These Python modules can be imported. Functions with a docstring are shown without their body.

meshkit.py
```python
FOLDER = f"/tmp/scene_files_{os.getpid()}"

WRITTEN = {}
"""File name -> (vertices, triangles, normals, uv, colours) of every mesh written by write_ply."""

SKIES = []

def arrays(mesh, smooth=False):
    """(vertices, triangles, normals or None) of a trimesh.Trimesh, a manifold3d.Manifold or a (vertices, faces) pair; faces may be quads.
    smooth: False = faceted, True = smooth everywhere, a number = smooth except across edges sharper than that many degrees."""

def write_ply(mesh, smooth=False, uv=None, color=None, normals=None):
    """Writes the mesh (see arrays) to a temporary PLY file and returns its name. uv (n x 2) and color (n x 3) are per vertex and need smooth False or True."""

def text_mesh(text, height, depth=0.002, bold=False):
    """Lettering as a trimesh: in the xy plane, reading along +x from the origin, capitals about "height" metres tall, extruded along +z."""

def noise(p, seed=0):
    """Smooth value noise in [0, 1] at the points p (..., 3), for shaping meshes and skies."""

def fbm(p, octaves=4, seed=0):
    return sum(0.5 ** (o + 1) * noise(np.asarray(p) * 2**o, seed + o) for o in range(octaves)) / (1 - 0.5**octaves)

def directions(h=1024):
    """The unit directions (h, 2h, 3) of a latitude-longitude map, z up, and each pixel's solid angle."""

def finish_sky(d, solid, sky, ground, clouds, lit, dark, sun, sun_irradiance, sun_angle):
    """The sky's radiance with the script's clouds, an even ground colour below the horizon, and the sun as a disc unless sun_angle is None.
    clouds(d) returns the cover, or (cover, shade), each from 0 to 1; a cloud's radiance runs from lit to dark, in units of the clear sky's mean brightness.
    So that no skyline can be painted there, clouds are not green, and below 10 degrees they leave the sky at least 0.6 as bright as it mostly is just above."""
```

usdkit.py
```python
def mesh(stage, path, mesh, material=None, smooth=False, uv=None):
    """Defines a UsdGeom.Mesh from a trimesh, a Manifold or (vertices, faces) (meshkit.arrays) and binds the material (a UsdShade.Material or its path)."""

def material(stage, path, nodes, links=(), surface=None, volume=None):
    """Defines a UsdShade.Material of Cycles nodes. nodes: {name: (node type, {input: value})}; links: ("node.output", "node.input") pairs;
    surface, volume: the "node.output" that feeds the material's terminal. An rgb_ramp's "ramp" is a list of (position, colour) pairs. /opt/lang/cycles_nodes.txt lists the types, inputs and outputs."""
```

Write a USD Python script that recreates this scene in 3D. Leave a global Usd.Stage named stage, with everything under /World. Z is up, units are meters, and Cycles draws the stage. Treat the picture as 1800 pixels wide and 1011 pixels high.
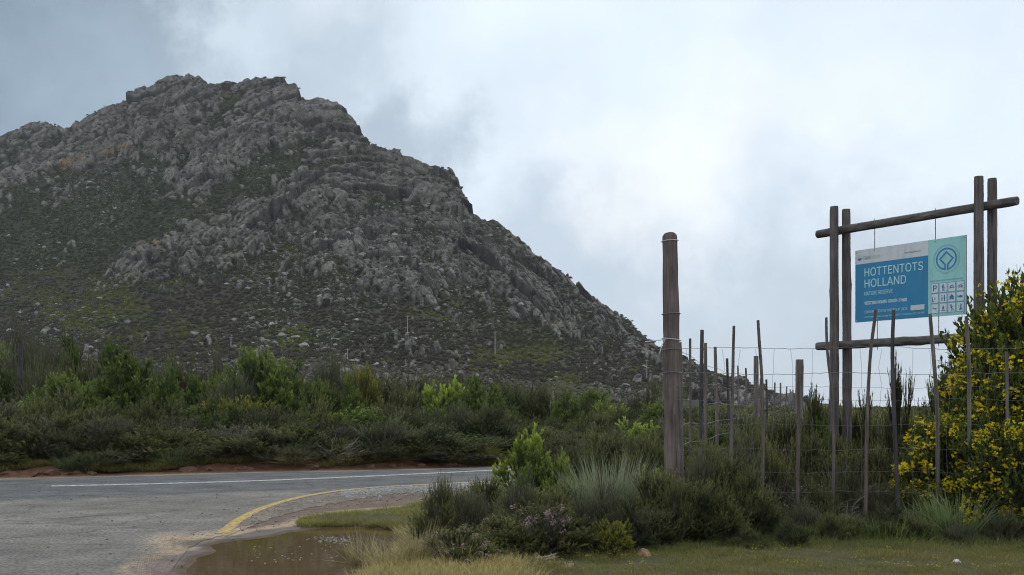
import math, numpy as np, trimesh, shapely
from shapely.geometry import Polygon, LineString, Point, box as sbox
from scipy.spatial import cKDTree
from scipy.ndimage import gaussian_filter
import usdkit, meshkit
from pxr import Usd, UsdGeom, UsdLux, UsdShade, Gf, Sdf, Vt

stage = Usd.Stage.CreateInMemory()
UsdGeom.SetStageUpAxis(stage, 'Z')
UsdGeom.SetStageMetersPerUnit(stage, 1.0)
UsdGeom.Xform.Define(stage, '/World')
UsdGeom.Scope.Define(stage, '/World/Looks')

# ------------------------------------------------------------------ camera (eye height 1.6 m, level, lens shifted up)
EYE, FOC, HX, HY = 1.6, 1750.0, 900.0, 720.0
cam = UsdGeom.Camera.Define(stage, '/World/camera')
cam.AddTranslateOp().Set(Gf.Vec3d(0, 0, EYE))
cam.AddRotateXOp().Set(90)
cam.CreateHorizontalApertureAttr(36.0)
cam.CreateVerticalApertureAttr(36.0 * 575 / 1024)
cam.CreateFocalLengthAttr(35.0)
cam.CreateVerticalApertureOffsetAttr((HY - 505.5) / 1800 * 36.0)
cam.CreateClippingRangeAttr(Gf.Vec2f(0.1, 20000))
cam.CreateExposureAttr(0.2)

# ------------------------------------------------------------------ sky and sun (thick cloud, brightest ahead on the right)
SUN_EL, SUN_AZ = math.radians(48), math.atan2(0.35, 1.0)
def skydir(px, py):
    d = np.array([(px - HX) / FOC, 1.0, (HY - py) / FOC]); return d / np.linalg.norm(d)
def build_sky():
    n = {"tc": ("texture_coordinate", {}),
         "sky": ("sky_texture", {"sky_type": "single_scattering", "sun_disc": False, "sun_elevation": SUN_EL, "sun_rotation": SUN_AZ}),
         "wob": ("noise_texture", {"scale": 5.0, "detail": 7.0, "roughness": 0.62}),
         "wobc": ("vector_math", {"math_type": "subtract", "vector2": (0.5, 0.5, 0.5)}),
         "wobs": ("vector_math", {"math_type": "scale", "scale": 0.30}),
         "dir": ("vector_math", {"math_type": "add"}),
         "fine": ("noise_texture", {"scale": 7.0, "detail": 6.0, "roughness": 0.5}),
         "big": ("noise_texture", {"scale": 2.2, "detail": 4.0, "roughness": 0.5}),
         "bg": ("background_shader", {"strength": 0.1})}
    l = [("tc.generated", "sky.vector"), ("tc.generated", "wob.vector"), ("wob.color", "wobc.vector1"), ("wobc.vector", "wobs.vector1"), ("tc.generated", "dir.vector1"), ("wobs.vector", "dir.vector2"),
         ("tc.generated", "fine.vector"), ("tc.generated", "big.vector")]
    # even cloud, slightly mottled everywhere
    n["base"] = ("rgb_ramp", {"ramp": [(0.30, tuple(10 * x for x in (0.60, 0.68, 0.76))), (0.70, tuple(10 * x for x in (0.77, 0.85, 0.92)))]})
    l.append(("big.fac", "base.fac"))
    last = "base.color"
    # (pixel of the photograph it is seen at, inner and outer radius in degrees, colour, amount)
    blobs = [((1230, 120), 8, 24, (0.79, 0.885, 0.965), 0.8),
             ((1330, 640), 3, 14, (0.43, 0.50, 0.585), 0.85),
             ((1620, 530), 2, 9.5, (0.42, 0.49, 0.575), 0.85),
             ((1000, 480), 2, 8.5, (0.45, 0.525, 0.61), 0.8),
             ((-60, 30), 5, 16, (0.19, 0.255, 0.32), 1.0),
             ((160, 210), 1, 8, (0.32, 0.41, 0.49), 0.8),
             ((560, 120), 1, 7.5, (0.43, 0.51, 0.59), 0.8),
             ((700, 260), 1, 5.0, (0.40, 0.475, 0.55), 0.95),
             ((370, 60), 0.5, 4.0, (0.72, 0.82, 0.90), 0.6),
             ((1180, 320), 0.5, 7.0, (0.93, 0.94, 0.93), 0.8),
             ((1480, 270), 1, 7.5, (0.84, 0.90, 0.94), 0.6),
             ((1000, 215), 0.5, 5.0, (0.95, 0.98, 1.0), 0.5)]
    for k, (px, r0, r1, col, amt) in enumerate(blobs):
        d = skydir(*px)
        n[f"dot{k}"] = ("vector_math", {"math_type": "distance", "vector2": tuple(d)})
        n[f"amt{k}"] = ("map_range", {"range_type": "smoothstep", "from_min": math.radians(r1), "from_max": math.radians(r0), "to_min": 0.0, "to_max": amt, "clamp": True})
        n[f"mix{k}"] = ("mix", {"color2": tuple(10 * c for c in col)})
        l += [("dir.vector", f"dot{k}.vector1"), (f"dot{k}.value", f"amt{k}.value"), (f"amt{k}.result", f"mix{k}.fac"), (last, f"mix{k}.color1")]
        last = f"mix{k}.color"
    n["tex"] = ("rgb_ramp", {"ramp": [(0.25, (0.86, 0.88, 0.905)), (0.75, (1.08, 1.07, 1.06))]})
    n["mul"] = ("vector_math", {"math_type": "multiply"})
    n["cov"] = ("mix", {"fac": 0.93})
    l += [("fine.fac", "tex.fac"), ("tex.color", "mul.vector1"), (last, "mul.vector2"), ("sky.color", "cov.color1"), ("mul.vector", "cov.color2"), ("cov.color", "bg.color")]
    return usdkit.material(stage, '/World/Looks/sky', n, l, surface="bg.background")
dome = UsdLux.DomeLight.Define(stage, '/World/sky')
UsdShade.MaterialBindingAPI.Apply(dome.GetPrim()).Bind(build_sky())
dome.GetPrim().SetCustomDataByKey('kind', 'structure')
dome.GetPrim().SetCustomDataByKey('label', 'grey cloudy sky with a bright break over the ridge')
sun = UsdLux.DistantLight.Define(stage, '/World/sun')
sun.CreateIntensityAttr(0.25); sun.CreateAngleAttr(25.0); sun.CreateNormalizeAttr(True); sun.CreateColorAttr(Gf.Vec3f(1.0, 0.97, 0.93))
sun.AddRotateZOp().Set(-math.degrees(SUN_AZ)); sun.AddRotateXOp().Set(-(90 - math.degrees(SUN_EL)))

# ------------------------------------------------------------------ helpers
USED = {}
def numbered(name):
    k = USED.get(name, 0); USED[name] = k + 1
    return name if k == 0 else f"{name}_{k:03d}"
def child_name(parent, name):
    path = f"{parent}/{name}"
    k = USED.get(path, 0); USED[path] = k + 1
    return path if k == 0 else f"{path}_{k:03d}"
def tag(prim, label=None, cat=None, group=None, kind=None):
    p = prim.GetPrim() if hasattr(prim, 'GetPrim') else prim
    for k, v in (('label', label), ('category', cat), ('group', group), ('kind', kind)):
        if v: p.SetCustomDataByKey(k, v)
    return p
def prim_attr(m, name, arr):
    arr = np.asarray(arr, np.float32)
    if arr.ndim == 1:
        UsdGeom.PrimvarsAPI(m).CreatePrimvar(name, Sdf.ValueTypeNames.FloatArray, 'vertex').Set(Vt.FloatArray.FromNumpy(arr))
    else:
        UsdGeom.PrimvarsAPI(m).CreatePrimvar(name, Sdf.ValueTypeNames.Color3fArray, 'vertex').Set(Vt.Vec3fArray.FromNumpy(arr))
def put(parent, name, mesh, mat, smooth=False, attrs=None, kind=None):
    """A mesh below parent (a path) or at top level."""
    path = child_name(str(parent), name) if parent else '/World/' + numbered(name)
    m = usdkit.mesh(stage, path, mesh, mat, smooth)
    m.CreateDoubleSidedAttr(True)
    for k, v in (attrs or {}).items(): prim_attr(m, k, v)
    if kind: tag(m, kind=kind)
    return m
def thing(name, label, cat, loc=(0, 0, 0), rotz=0.0, scale=(1, 1, 1), group=None, src=None):
    x = UsdGeom.Xform.Define(stage, '/World/' + numbered(name))
    x.AddTranslateOp().Set(Gf.Vec3d(*map(float, loc))); x.AddRotateZOp().Set(float(rotz)); x.AddScaleOp().Set(Gf.Vec3f(*map(float, scale)))
    if src:
        x.GetPrim().GetReferences().AddInternalReference(src); x.GetPrim().SetInstanceable(True)
    tag(x, label, cat, group)
    return str(x.GetPath())
def scatter(name, protos, pos, yaw, scl, which, label, tilt=None, parent='/World', kind='stuff', cat=None):
    """protos: list of (mesh, material, attrs). One PointInstancer."""
    path = child_name(parent, name)
    pi = UsdGeom.PointInstancer.Define(stage, path)
    tg = []
    for k, (mesh, mat, attrs, pn) in enumerate(protos):
        pp = f"{path}/{pn}" if k == 0 else f"{path}/{pn}_{k:03d}"
        m = usdkit.mesh(stage, pp, mesh, mat); m.CreateDoubleSidedAttr(True)
        for a, v in (attrs or {}).items(): prim_attr(m, a, v)
        tg.append(m.GetPath())
    pi.CreatePrototypesRel().SetTargets(tg)
    n = len(pos)
    pi.CreatePositionsAttr(Vt.Vec3fArray.FromNumpy(np.asarray(pos, np.float32)))
    s = np.asarray(scl, np.float32); s = np.repeat(s[:, None], 3, 1) if s.ndim == 1 else s
    pi.CreateScalesAttr(Vt.Vec3fArray.FromNumpy(np.ascontiguousarray(s)))
    pi.CreateProtoIndicesAttr(Vt.IntArray.FromNumpy(np.asarray(which, np.int32)))
    h = np.asarray(yaw) / 2
    q = [Gf.Quath(float(math.cos(a)), 0, 0, float(math.sin(a))) for a in h]
    if tilt is not None:
        q = [Gf.Quath(Gf.Quaternion(float(math.cos(a)), Gf.Vec3d(0, 0, float(math.sin(a)))) * Gf.Quaternion(float(math.cos(t / 2)), Gf.Vec3d(float(math.sin(t / 2)), 0, 0))) if False else
             Gf.Quath(float(math.cos(a) * math.cos(t / 2)), float(math.cos(a) * math.sin(t / 2)), float(math.sin(a) * math.sin(t / 2)), float(math.sin(a) * math.cos(t / 2))) for a, t in zip(h, tilt)]
    pi.CreateOrientationsAttr(Vt.QuathArray(q))
    tag(pi, label, cat, None, kind)
    return pi
def wpt(px, py, z=0.0):
    """World point on the level z that the photograph shows at the pixel."""
    y = (EYE - z) * FOC / (py - HY); return np.array([(px - HX) / FOC * y, y, z])
def at(px, y): return (px - HX) / FOC * y
def zat(py, y): return EYE + (HY - py) / FOC * y
def sstep(a, b, x):
    t = np.clip((np.asarray(x, float) - a) / (b - a), 0, 1); return t * t * (3 - 2 * t)
def tubes(P, R, sides=3):
    """P: (n,k,3) paths, R: (n,k) radii -> one (v, f)."""
    P = np.asarray(P, float); n, k, _ = P.shape; R = np.broadcast_to(R, (n, k))
    T = np.gradient(P, axis=1); T /= np.linalg.norm(T, axis=2, keepdims=True) + 1e-9
    ref = np.where(np.abs(T[..., 2:3]) < 0.9, np.array([0, 0, 1.0]), np.array([1.0, 0, 0]))
    A = np.cross(T, ref); A /= np.linalg.norm(A, axis=2, keepdims=True) + 1e-9
    B = np.cross(T, A)
    ang = np.arange(sides) / sides * 2 * np.pi
    V = P[:, :, None] + R[:, :, None, None] * (np.cos(ang)[None, None, :, None] * A[:, :, None] + np.sin(ang)[None, None, :, None] * B[:, :, None])
    idx = np.arange(n * k * sides).reshape(n, k, sides)
    a, b = idx[:, :-1], idx[:, 1:]
    a2, b2 = np.roll(a, -1, 2), np.roll(b, -1, 2)
    F = np.concatenate([np.stack([a, b2, b], -1).reshape(-1, 3), np.stack([a, a2, b2], -1).reshape(-1, 3)])
    return V.reshape(-1, 3), F
def join(*ms):
    vs, fs, o = [], [], 0
    for m in ms:
        v, f = (np.asarray(m.vertices), np.asarray(m.faces)) if hasattr(m, 'vertices') else m
        vs.append(v); fs.append(np.asarray(f) + o); o += len(v)
    return np.vstack(vs), np.vstack(fs)
def fb(p, octv=4, seed=0): return meshkit.fbm(p, octv, seed)

# ------------------------------------------------------------------ materials
def mat(name, nodes, links, surface="p.BSDF", volume=None):
    return usdkit.material(stage, '/World/Looks/' + name, nodes, links, surface=surface, volume=volume)
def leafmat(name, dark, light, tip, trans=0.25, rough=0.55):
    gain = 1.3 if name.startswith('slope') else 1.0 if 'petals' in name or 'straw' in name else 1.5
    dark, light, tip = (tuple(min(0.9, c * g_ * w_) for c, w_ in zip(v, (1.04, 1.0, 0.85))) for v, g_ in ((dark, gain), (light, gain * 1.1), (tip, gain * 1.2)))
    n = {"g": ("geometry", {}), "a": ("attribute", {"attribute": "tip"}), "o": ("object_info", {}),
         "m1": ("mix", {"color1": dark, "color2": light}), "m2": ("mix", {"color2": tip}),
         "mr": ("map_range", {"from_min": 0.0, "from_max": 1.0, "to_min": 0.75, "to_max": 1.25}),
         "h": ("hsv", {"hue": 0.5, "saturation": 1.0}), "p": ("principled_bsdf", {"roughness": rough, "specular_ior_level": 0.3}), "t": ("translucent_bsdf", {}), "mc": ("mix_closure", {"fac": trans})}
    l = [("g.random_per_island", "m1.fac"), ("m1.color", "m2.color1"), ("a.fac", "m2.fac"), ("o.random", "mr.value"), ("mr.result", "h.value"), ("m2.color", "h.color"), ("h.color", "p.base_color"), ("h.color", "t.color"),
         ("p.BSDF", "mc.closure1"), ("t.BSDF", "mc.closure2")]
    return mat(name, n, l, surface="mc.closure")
def plain(name, col, rough=0.6, var=0.15, scale=20.0, metallic=0.0, bump=0.0):
    lo, hi = tuple(c * (1 - var) for c in col), tuple(min(1, c * (1 + var)) for c in col)
    n = {"c": ("texture_coordinate", {}), "n": ("noise_texture", {"scale": scale, "detail": 4.0}), "r": ("rgb_ramp", {"ramp": [(0.3, lo), (0.7, hi)]}),
         "p": ("principled_bsdf", {"roughness": rough, "metallic": metallic})}
    l = [("c.object", "n.vector"), ("n.fac", "r.fac"), ("r.color", "p.base_color")]
    if bump:
        n["b"] = ("bump", {"strength": 0.6, "distance": bump}); l += [("n.fac", "b.height"), ("b.normal", "p.normal")]
    return mat(name, n, l)
def wood(name, dark, light, stretch=(28, 28, 1.6), wet=False):
    n = {"c": ("texture_coordinate", {}), "mp": ("mapping", {"scale": stretch}), "n": ("noise_texture", {"scale": 1.0, "detail": 6.0, "roughness": 0.65}),
         "r": ("rgb_ramp", {"ramp": [(0.28, tuple(c * 0.45 for c in dark)), (0.40, dark), (0.62, light), (0.8, tuple(min(1, c * 1.25) for c in light))]}),
         "n2": ("noise_texture", {"scale": 3.0, "detail": 3.0}), "m": ("mix", {"mix_type": "multiply", "fac": 0.6}), "r2": ("rgb_ramp", {"ramp": [(0.35, (0.55, 0.52, 0.5)), (0.65, (1.1, 1.08, 1.05))]}),
         "b": ("bump", {"strength": 0.7, "distance": 0.01}), "p": ("principled_bsdf", {"roughness": 0.8, "specular_ior_level": 0.25})}
    l = [("c.object", "mp.vector"), ("mp.vector", "n.vector"), ("n.fac", "r.fac"), ("c.object", "n2.vector"), ("n2.fac", "r2.fac"), ("r.color", "m.color1"), ("r2.color", "m.color2"), ("m.color", "p.base_color"), ("n.fac", "b.height"), ("b.normal", "p.normal")]
    return mat(name, n, l)
# ------------------------------------------------------------------ the ground
def P(*pts): return Polygon([tuple(wpt(*p)[:2]) for p in pts])
PUDDLE = P((318, 1003), (335, 985), (352, 974), (372, 966), (363, 957), (398, 950), (450, 944), (498, 936), (530, 930), (560, 926), (640, 924), (700, 930), (740, 955), (700, 990), (640, 1030), (600, 1075), (470, 1100), (400, 1075), (360, 1018), (335, 1010)).buffer(0.06).buffer(-0.06)
SAND = P((250, 1020), (268, 985), (290, 958), (330, 945), (385, 937), (440, 930), (500, 920), (530, 908), (600, 897), (700, 890), (760, 930), (740, 1000), (650, 1080), (480, 1130), (330, 1110), (255, 1060)).buffer(0.25).buffer(-0.25)
GRASSY = P((528, 930), (523, 918), (545, 908), (600, 904), (660, 899), (720, 893), (760, 880), (830, 866), (900, 852), (1000, 846), (1300, 840), (3300, 840), (3300, 1250), (480, 1250), (560, 1060), (640, 1000), (700, 950), (690, 934), (640, 927), (560, 929))
far_edge = np.array([(-1300, 885), (-700, 862), (-300, 850), (0, 842), (150, 838), (300, 834), (450, 830), (600, 827.5), (740, 824.5), (840, 822), (900, 819.5), (1000, 815), (1100, 811), (1200, 809)], float)
white_l = np.array([(80, 855.5), (200, 853), (300, 850.5), (450, 846), (600, 840), (740, 833.5), (840, 828.6), (900, 825.5), (1000, 820), (1100, 815.5)], float)
yel_l = np.array([(392, 940), (402, 929), (420, 915), (438, 905), (462, 893.5), (500, 881.5), (540, 872), (600, 862.5), (670, 856.5), (740, 852.8), (810, 849.5), (900, 845), (1000, 839.5), (1100, 834)], float)
def W2(a): return np.array([wpt(*p)[:2] for p in a])
def gz(x, y):
    """Height of the ground."""
    x, y = np.asarray(x, float), np.asarray(y, float)
    z = 0.012 * np.clip(y - 42, 0, 100)
    px = HX + FOC * x / np.maximum(y, 1.0)
    fe = wy_far(px)
    past = y - fe
    on = (y > 8)
    z = z + on * (0.22 * sstep(0.25, 1.3, past) + 0.10 * sstep(1.2, 5, past)) * np.where(px < 1250, 1, sstep(1500, 1250, px))
    return z
_fe = W2(far_edge); _fepx = far_edge[:, 0]
def wy_far(px): return np.interp(px, _fepx, _fe[:, 1])
def axis(parts, far, g=1.16):
    a = [parts[0][0]]; step = parts[0][2]
    for lo, hi, st in parts: a += list(np.linspace(lo, hi, int((hi - lo) / st) + 1)[1:])
    d = step
    while a[-1] < far: d = min(d * g, 120); a.append(a[-1] + d)
    d = step
    while a[0] > -far: d = min(d * g, 120); a.insert(0, a[0] - d)
    return np.array(a)
gx, gy = axis([(-17, -4.4, .12), (-4.4, 0.4, .032), (0.4, 15, .12)], 1500), axis([(8.6, 14.2, .032), (14.2, 31, .12)], 1500)
GX, GY = np.meshgrid(gx, gy)
def grid_faces(r, c):
    i = np.arange(r * c).reshape(r, c)
    a, b, d, e = i[:-1, :-1].ravel(), i[:-1, 1:].ravel(), i[1:, 1:].ravel(), i[1:, :-1].ravel()
    return np.concatenate([np.stack([a, b, d], 1), np.stack([a, d, e], 1)])
x, y = GX.ravel(), GY.ravel()
near = (np.abs(x) < 18) & (y > 8) & (y < 34)
pp = np.stack([x, y, 0 * x], 1)
z = gz(x, y)
pt = shapely.points(x[near], y[near])
dp = np.where(shapely.contains(PUDDLE, pt), -1, 1) * shapely.distance(PUDDLE.exterior, pt)
dg = np.where(shapely.contains(GRASSY, pt), -1, 1) * shapely.distance(GRASSY.exterior, pt)
ds = np.where(shapely.contains(SAND, pt), -1, 1) * shapely.distance(SAND.exterior, pt)
DP, DG, DS = (np.full(len(x), 5.0) for _ in range(3)); DP[near] = dp; DG[near] = dg; DS[near] = ds
nz = fb(pp * 1.3, 4, 3) - 0.5; nf = fb(pp * 7, 3, 9) - 0.5
DP = DP + np.where(near, 0.16 * (fb(pp * 2.6, 4, 33) - 0.5), 0)
z = z - 0.075 * sstep(0.02, -0.30, DP) * (DP < 0.1)
z = z + 0.05 * sstep(0.0, -0.4, DG) * sstep(0.0, 0.2, DP) + np.where(DG < 0, 0.05 * nz + 0.02 * nf, 0)
past = y - wy_far(HX + FOC * x / np.maximum(y, 1)); verge = (past > 0.25) & (y > 12)
z = z + np.where(verge, sstep(0.25, 1.0, past) * (0.28 * nz + 0.12 * nf), 0)
# what the ground is made of: earth, wet sand, grit, red earth, turf soil
col = np.tile(np.array([0.085, 0.075, 0.045]), (len(x), 1))
def lay(w, c):
    global col
    col = col * (1 - w[:, None]) + np.array(c) * w[:, None]
lay(np.where(DG < 0, 1.0, 0.0), (0.066, 0.066, 0.026))
lay(sstep(0.15, -0.15, DG) * sstep(0.56, 0.66, fb(pp * 2.1, 3, 5)) * 0.7, (0.095, 0.072, 0.036))
side = (DG > 0) & (y < 30) & (past < 0.3) & near
lay(np.where(side, 1.0, 0), (0.185, 0.132, 0.102))                       # pinkish grit between road and grass
lay(np.where(side, 1.0, 0) * sstep(0.47, 0.58, fb(pp * 1.7, 3, 15)) * 0.5, (0.15, 0.10, 0.08))
lay(np.where(side & (DS < 0.2), 1.0, 0) * sstep(0.15, -0.1, DS), (0.40, 0.30, 0.20))
lay(np.where(side, 1.0, 0) * sstep(0.40, 0.24, DP + 0.5 * nz) * (DP < 1), (0.17, 0.14, 0.125))   # wet rim
lay(sstep(0.10, 0.0, DP) * (DP < 0.3), (0.12, 0.085, 0.055))
lay(np.where(verge, sstep(1.6, 0.9, past + 0.9 * nz), 0), (0.15, 0.070, 0.040))     # red cut earth past the road
lay(np.where(verge, sstep(0.55, 0.2, past + 0.5 * nz), 0), (0.22, 0.15, 0.09))
n = {"a": ("attribute", {"attribute": "tone"}), "g": ("geometry", {}), "n": ("noise_texture", {"scale": 5.0, "detail": 8.0, "roughness": 0.7}), "n2": ("noise_texture", {"scale": 60.0, "detail": 3.0, "roughness": 0.6}),
     "r": ("rgb_ramp", {"ramp": [(0.3, (0.62, 0.62, 0.6)), (0.7, (1.3, 1.28, 1.25))]}), "r2": ("rgb_ramp", {"ramp": [(0.3, (0.65, 0.65, 0.65)), (0.7, (1.3, 1.3, 1.3))]}),
     "m": ("mix", {"mix_type": "multiply", "fac": 1.0}), "m2": ("mix", {"mix_type": "multiply", "fac": 0.8}), "b": ("bump", {"strength": 0.7, "distance": 0.02}), "p": ("principled_bsdf", {"roughness": 0.85, "specular_ior_level": 0.2})}
M_GROUND = mat('ground_earth', n, [("g.position", "n.vector"), ("g.position", "n2.vector"), ("n.fac", "r.fac"), ("n2.fac", "r2.fac"), ("a.color", "m.color1"), ("r.color", "m.color2"), ("m.color", "m2.color1"), ("r2.color", "m2.color2"), ("m2.color", "p.base_color"), ("n2.fac", "b.height"), ("b.normal", "p.normal")])
g = put(None, 'ground', (np.stack([x, y, z], 1), grid_faces(len(gy), len(gx))), M_GROUND, smooth=True, attrs={"tone": col})
tag(g, 'earth and grass verge with a red cut bank past the road', kind='structure')

# ------------------------------------------------------------------ road: from the far edge to the yellow line's outside and the sand's edge
near_px = np.array([(-1600, 2400), (240, 2400), (268, 1120), (290, 1030), (306, 996), (328, 968), (352, 954), (380, 945), (402, 942), (440, 926), (480, 912), (540, 894), (620, 879), (700, 868), (800, 859), (900, 852), (1000, 845), (1100, 839), (1200, 834)], float)
ua = np.concatenate([np.linspace(-1300, -100, 60), np.linspace(-80, 1150, 300)])
yf = np.interp(ua, _fepx, _fe[:, 1]) + 0.06 * np.interp(ua, np.arange(-1300, 1300, 9), np.random.default_rng(4).uniform(-1, 1, 289))
yn = np.interp(ua, near_px[:, 0], W2(near_px)[:, 1]) + 0.10 * np.interp(ua, np.arange(-1300, 1300, 6), np.random.default_rng(5).uniform(-1, 1, 434))
tt = np.linspace(0, 1, 160)
RY = yn[None] + (yf - yn)[None] * tt[:, None] ** 1.0
RX = (ua[None] - HX) / FOC * RY
rp = np.stack([RX.ravel(), RY.ravel(), np.full(RX.size, 0.006)], 1)
pt = shapely.points(rp[:, 0], rp[:, 1])
ds = np.where(shapely.contains(SAND, pt), -1, 1) * shapely.distance(SAND.exterior, pt)
dpr = shapely.distance(PUDDLE, pt)
rn = fb(rp * [0.9, 0.9, 1], 4, 21) - 0.5
sandm = sstep(0.42, -0.18, ds + 1.1 * rn) * sstep(17.5, 14.5, rp[:, 1])
wl, yl = LineString(W2(white_l)), LineString(W2(yel_l))
px_ = HX + FOC * rp[:, 0] / rp[:, 1]; py_ = HY + EYE * FOC / rp[:, 1]
# the through road is darker and bluer, the side road's mouth paler and worn
thru = sstep(-0.2, 0.35, rp[:, 1] - np.interp(px_, [-1300, -300, 0, 250, 480, 600, 740, 1100], [16.5, 16.8, 17.2, 18.3, 19.4, 20.0, 21.2, 24.4]) + 0.5 * rn)
gritm = sstep(-0.1, 0.5, np.interp(px_, [380, 500, 600, 740, 900, 1200], [14.6, 17.2, 19.6, 20.9, 22.2, 25]) - rp[:, 1] + 0.5 * rn) * (px_ > 400)
rc = np.tile(np.array([0.185, 0.168, 0.148]), (len(rp), 1))
def layr(w, c):
    global rc
    rc = rc * (1 - w[:, None]) + np.array(c) * w[:, None]
layr(thru, (0.115, 0.114, 0.113))
layr(thru * sstep(0.25, 0.0, np.abs(shapely.distance(wl, pt) - 1.1)) * 0.8, (0.085, 0.088, 0.092))
layr(thru * sstep(0.25, 0.0, np.abs(shapely.distance(wl, pt) - 2.6)) * 0.6, (0.09, 0.093, 0.097))
layr((1 - thru) * sstep(0.52, 0.60, fb(rp * [0.35, 0.8, 1], 3, 41)) * 0.5, (0.135, 0.125, 0.113))
layr(gritm * 0.85, (0.195, 0.155, 0.125))
layr(sstep(0.62, 0.2, yf[None].repeat(len(tt), 0).ravel() - rp[:, 1] + 0.5 * rn) * 0.8, (0.24, 0.185, 0.14))
layr(sandm, (0.40, 0.295, 0.195))
layr(sstep(0.46, 0.30, dpr + 0.9 * rn) * sstep(18, 15, rp[:, 1]), (0.16, 0.125, 0.105))
n = {"a": ("attribute", {"attribute": "tone"}), "g": ("geometry", {}), "n": ("noise_texture", {"scale": 1.2, "detail": 6.0, "roughness": 0.65}), "v": ("voronoi_texture", {"scale": 55.0}), "w": ("noise_texture", {"scale": 26.0, "detail": 3.0, "roughness": 0.7}),
     "r": ("rgb_ramp", {"ramp": [(0.32, (0.68, 0.68, 0.68)), (0.68, (1.25, 1.25, 1.23))]}), "r2": ("rgb_ramp", {"ramp": [(0.34, (0.50, 0.50, 0.50)), (0.5, (1, 1, 1)), (0.66, (1.65, 1.64, 1.60))]}),
     "m": ("mix", {"mix_type": "multiply", "fac": 1.0}), "m2": ("mix", {"mix_type": "multiply", "fac": 0.9}), "b": ("bump", {"strength": 0.5, "distance": 0.006}), "p": ("principled_bsdf", {"roughness": 0.85, "specular_ior_level": 0.2})}
n.update({"cw": ("noise_texture", {"scale": 1.6, "detail": 5.0}), "cs": ("vector_math", {"math_type": "scale", "scale": 0.55}), "ca": ("vector_math", {"math_type": "add"}), "cv": ("voronoi_texture", {"feature": "distance_to_edge", "scale": 0.42}),
          "cr": ("rgb_ramp", {"ramp": [(0.0, (0.42, 0.42, 0.42)), (0.007, (0.6, 0.6, 0.6)), (0.014, (1, 1, 1))]}), "m3": ("mix", {"mix_type": "multiply", "fac": 0.5})})
M_ROAD = mat('asphalt', n, [("g.position", "n.vector"), ("g.position", "w.vector"), ("n.fac", "r.fac"), ("w.fac", "r2.fac"), ("a.color", "m.color1"), ("r.color", "m.color2"), ("m.color", "m2.color1"), ("r2.color", "m2.color2"), ("g.position", "cw.vector"), ("cw.color", "cs.vector1"), ("g.position", "ca.vector1"), ("cs.vector", "ca.vector2"), ("ca.vector", "cv.vector"), ("cv.distance", "cr.fac"), ("m2.color", "m3.color1"), ("cr.color", "m3.color2"), ("m3.color", "p.base_color"), ("w.fac", "b.height"), ("b.normal", "p.normal")])
g = put(None, 'road', (rp, grid_faces(len(tt), len(ua))), M_ROAD, smooth=True, attrs={"tone": rc})
tag(g, 'worn grey asphalt road and side road mouth', kind='structure')
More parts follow.
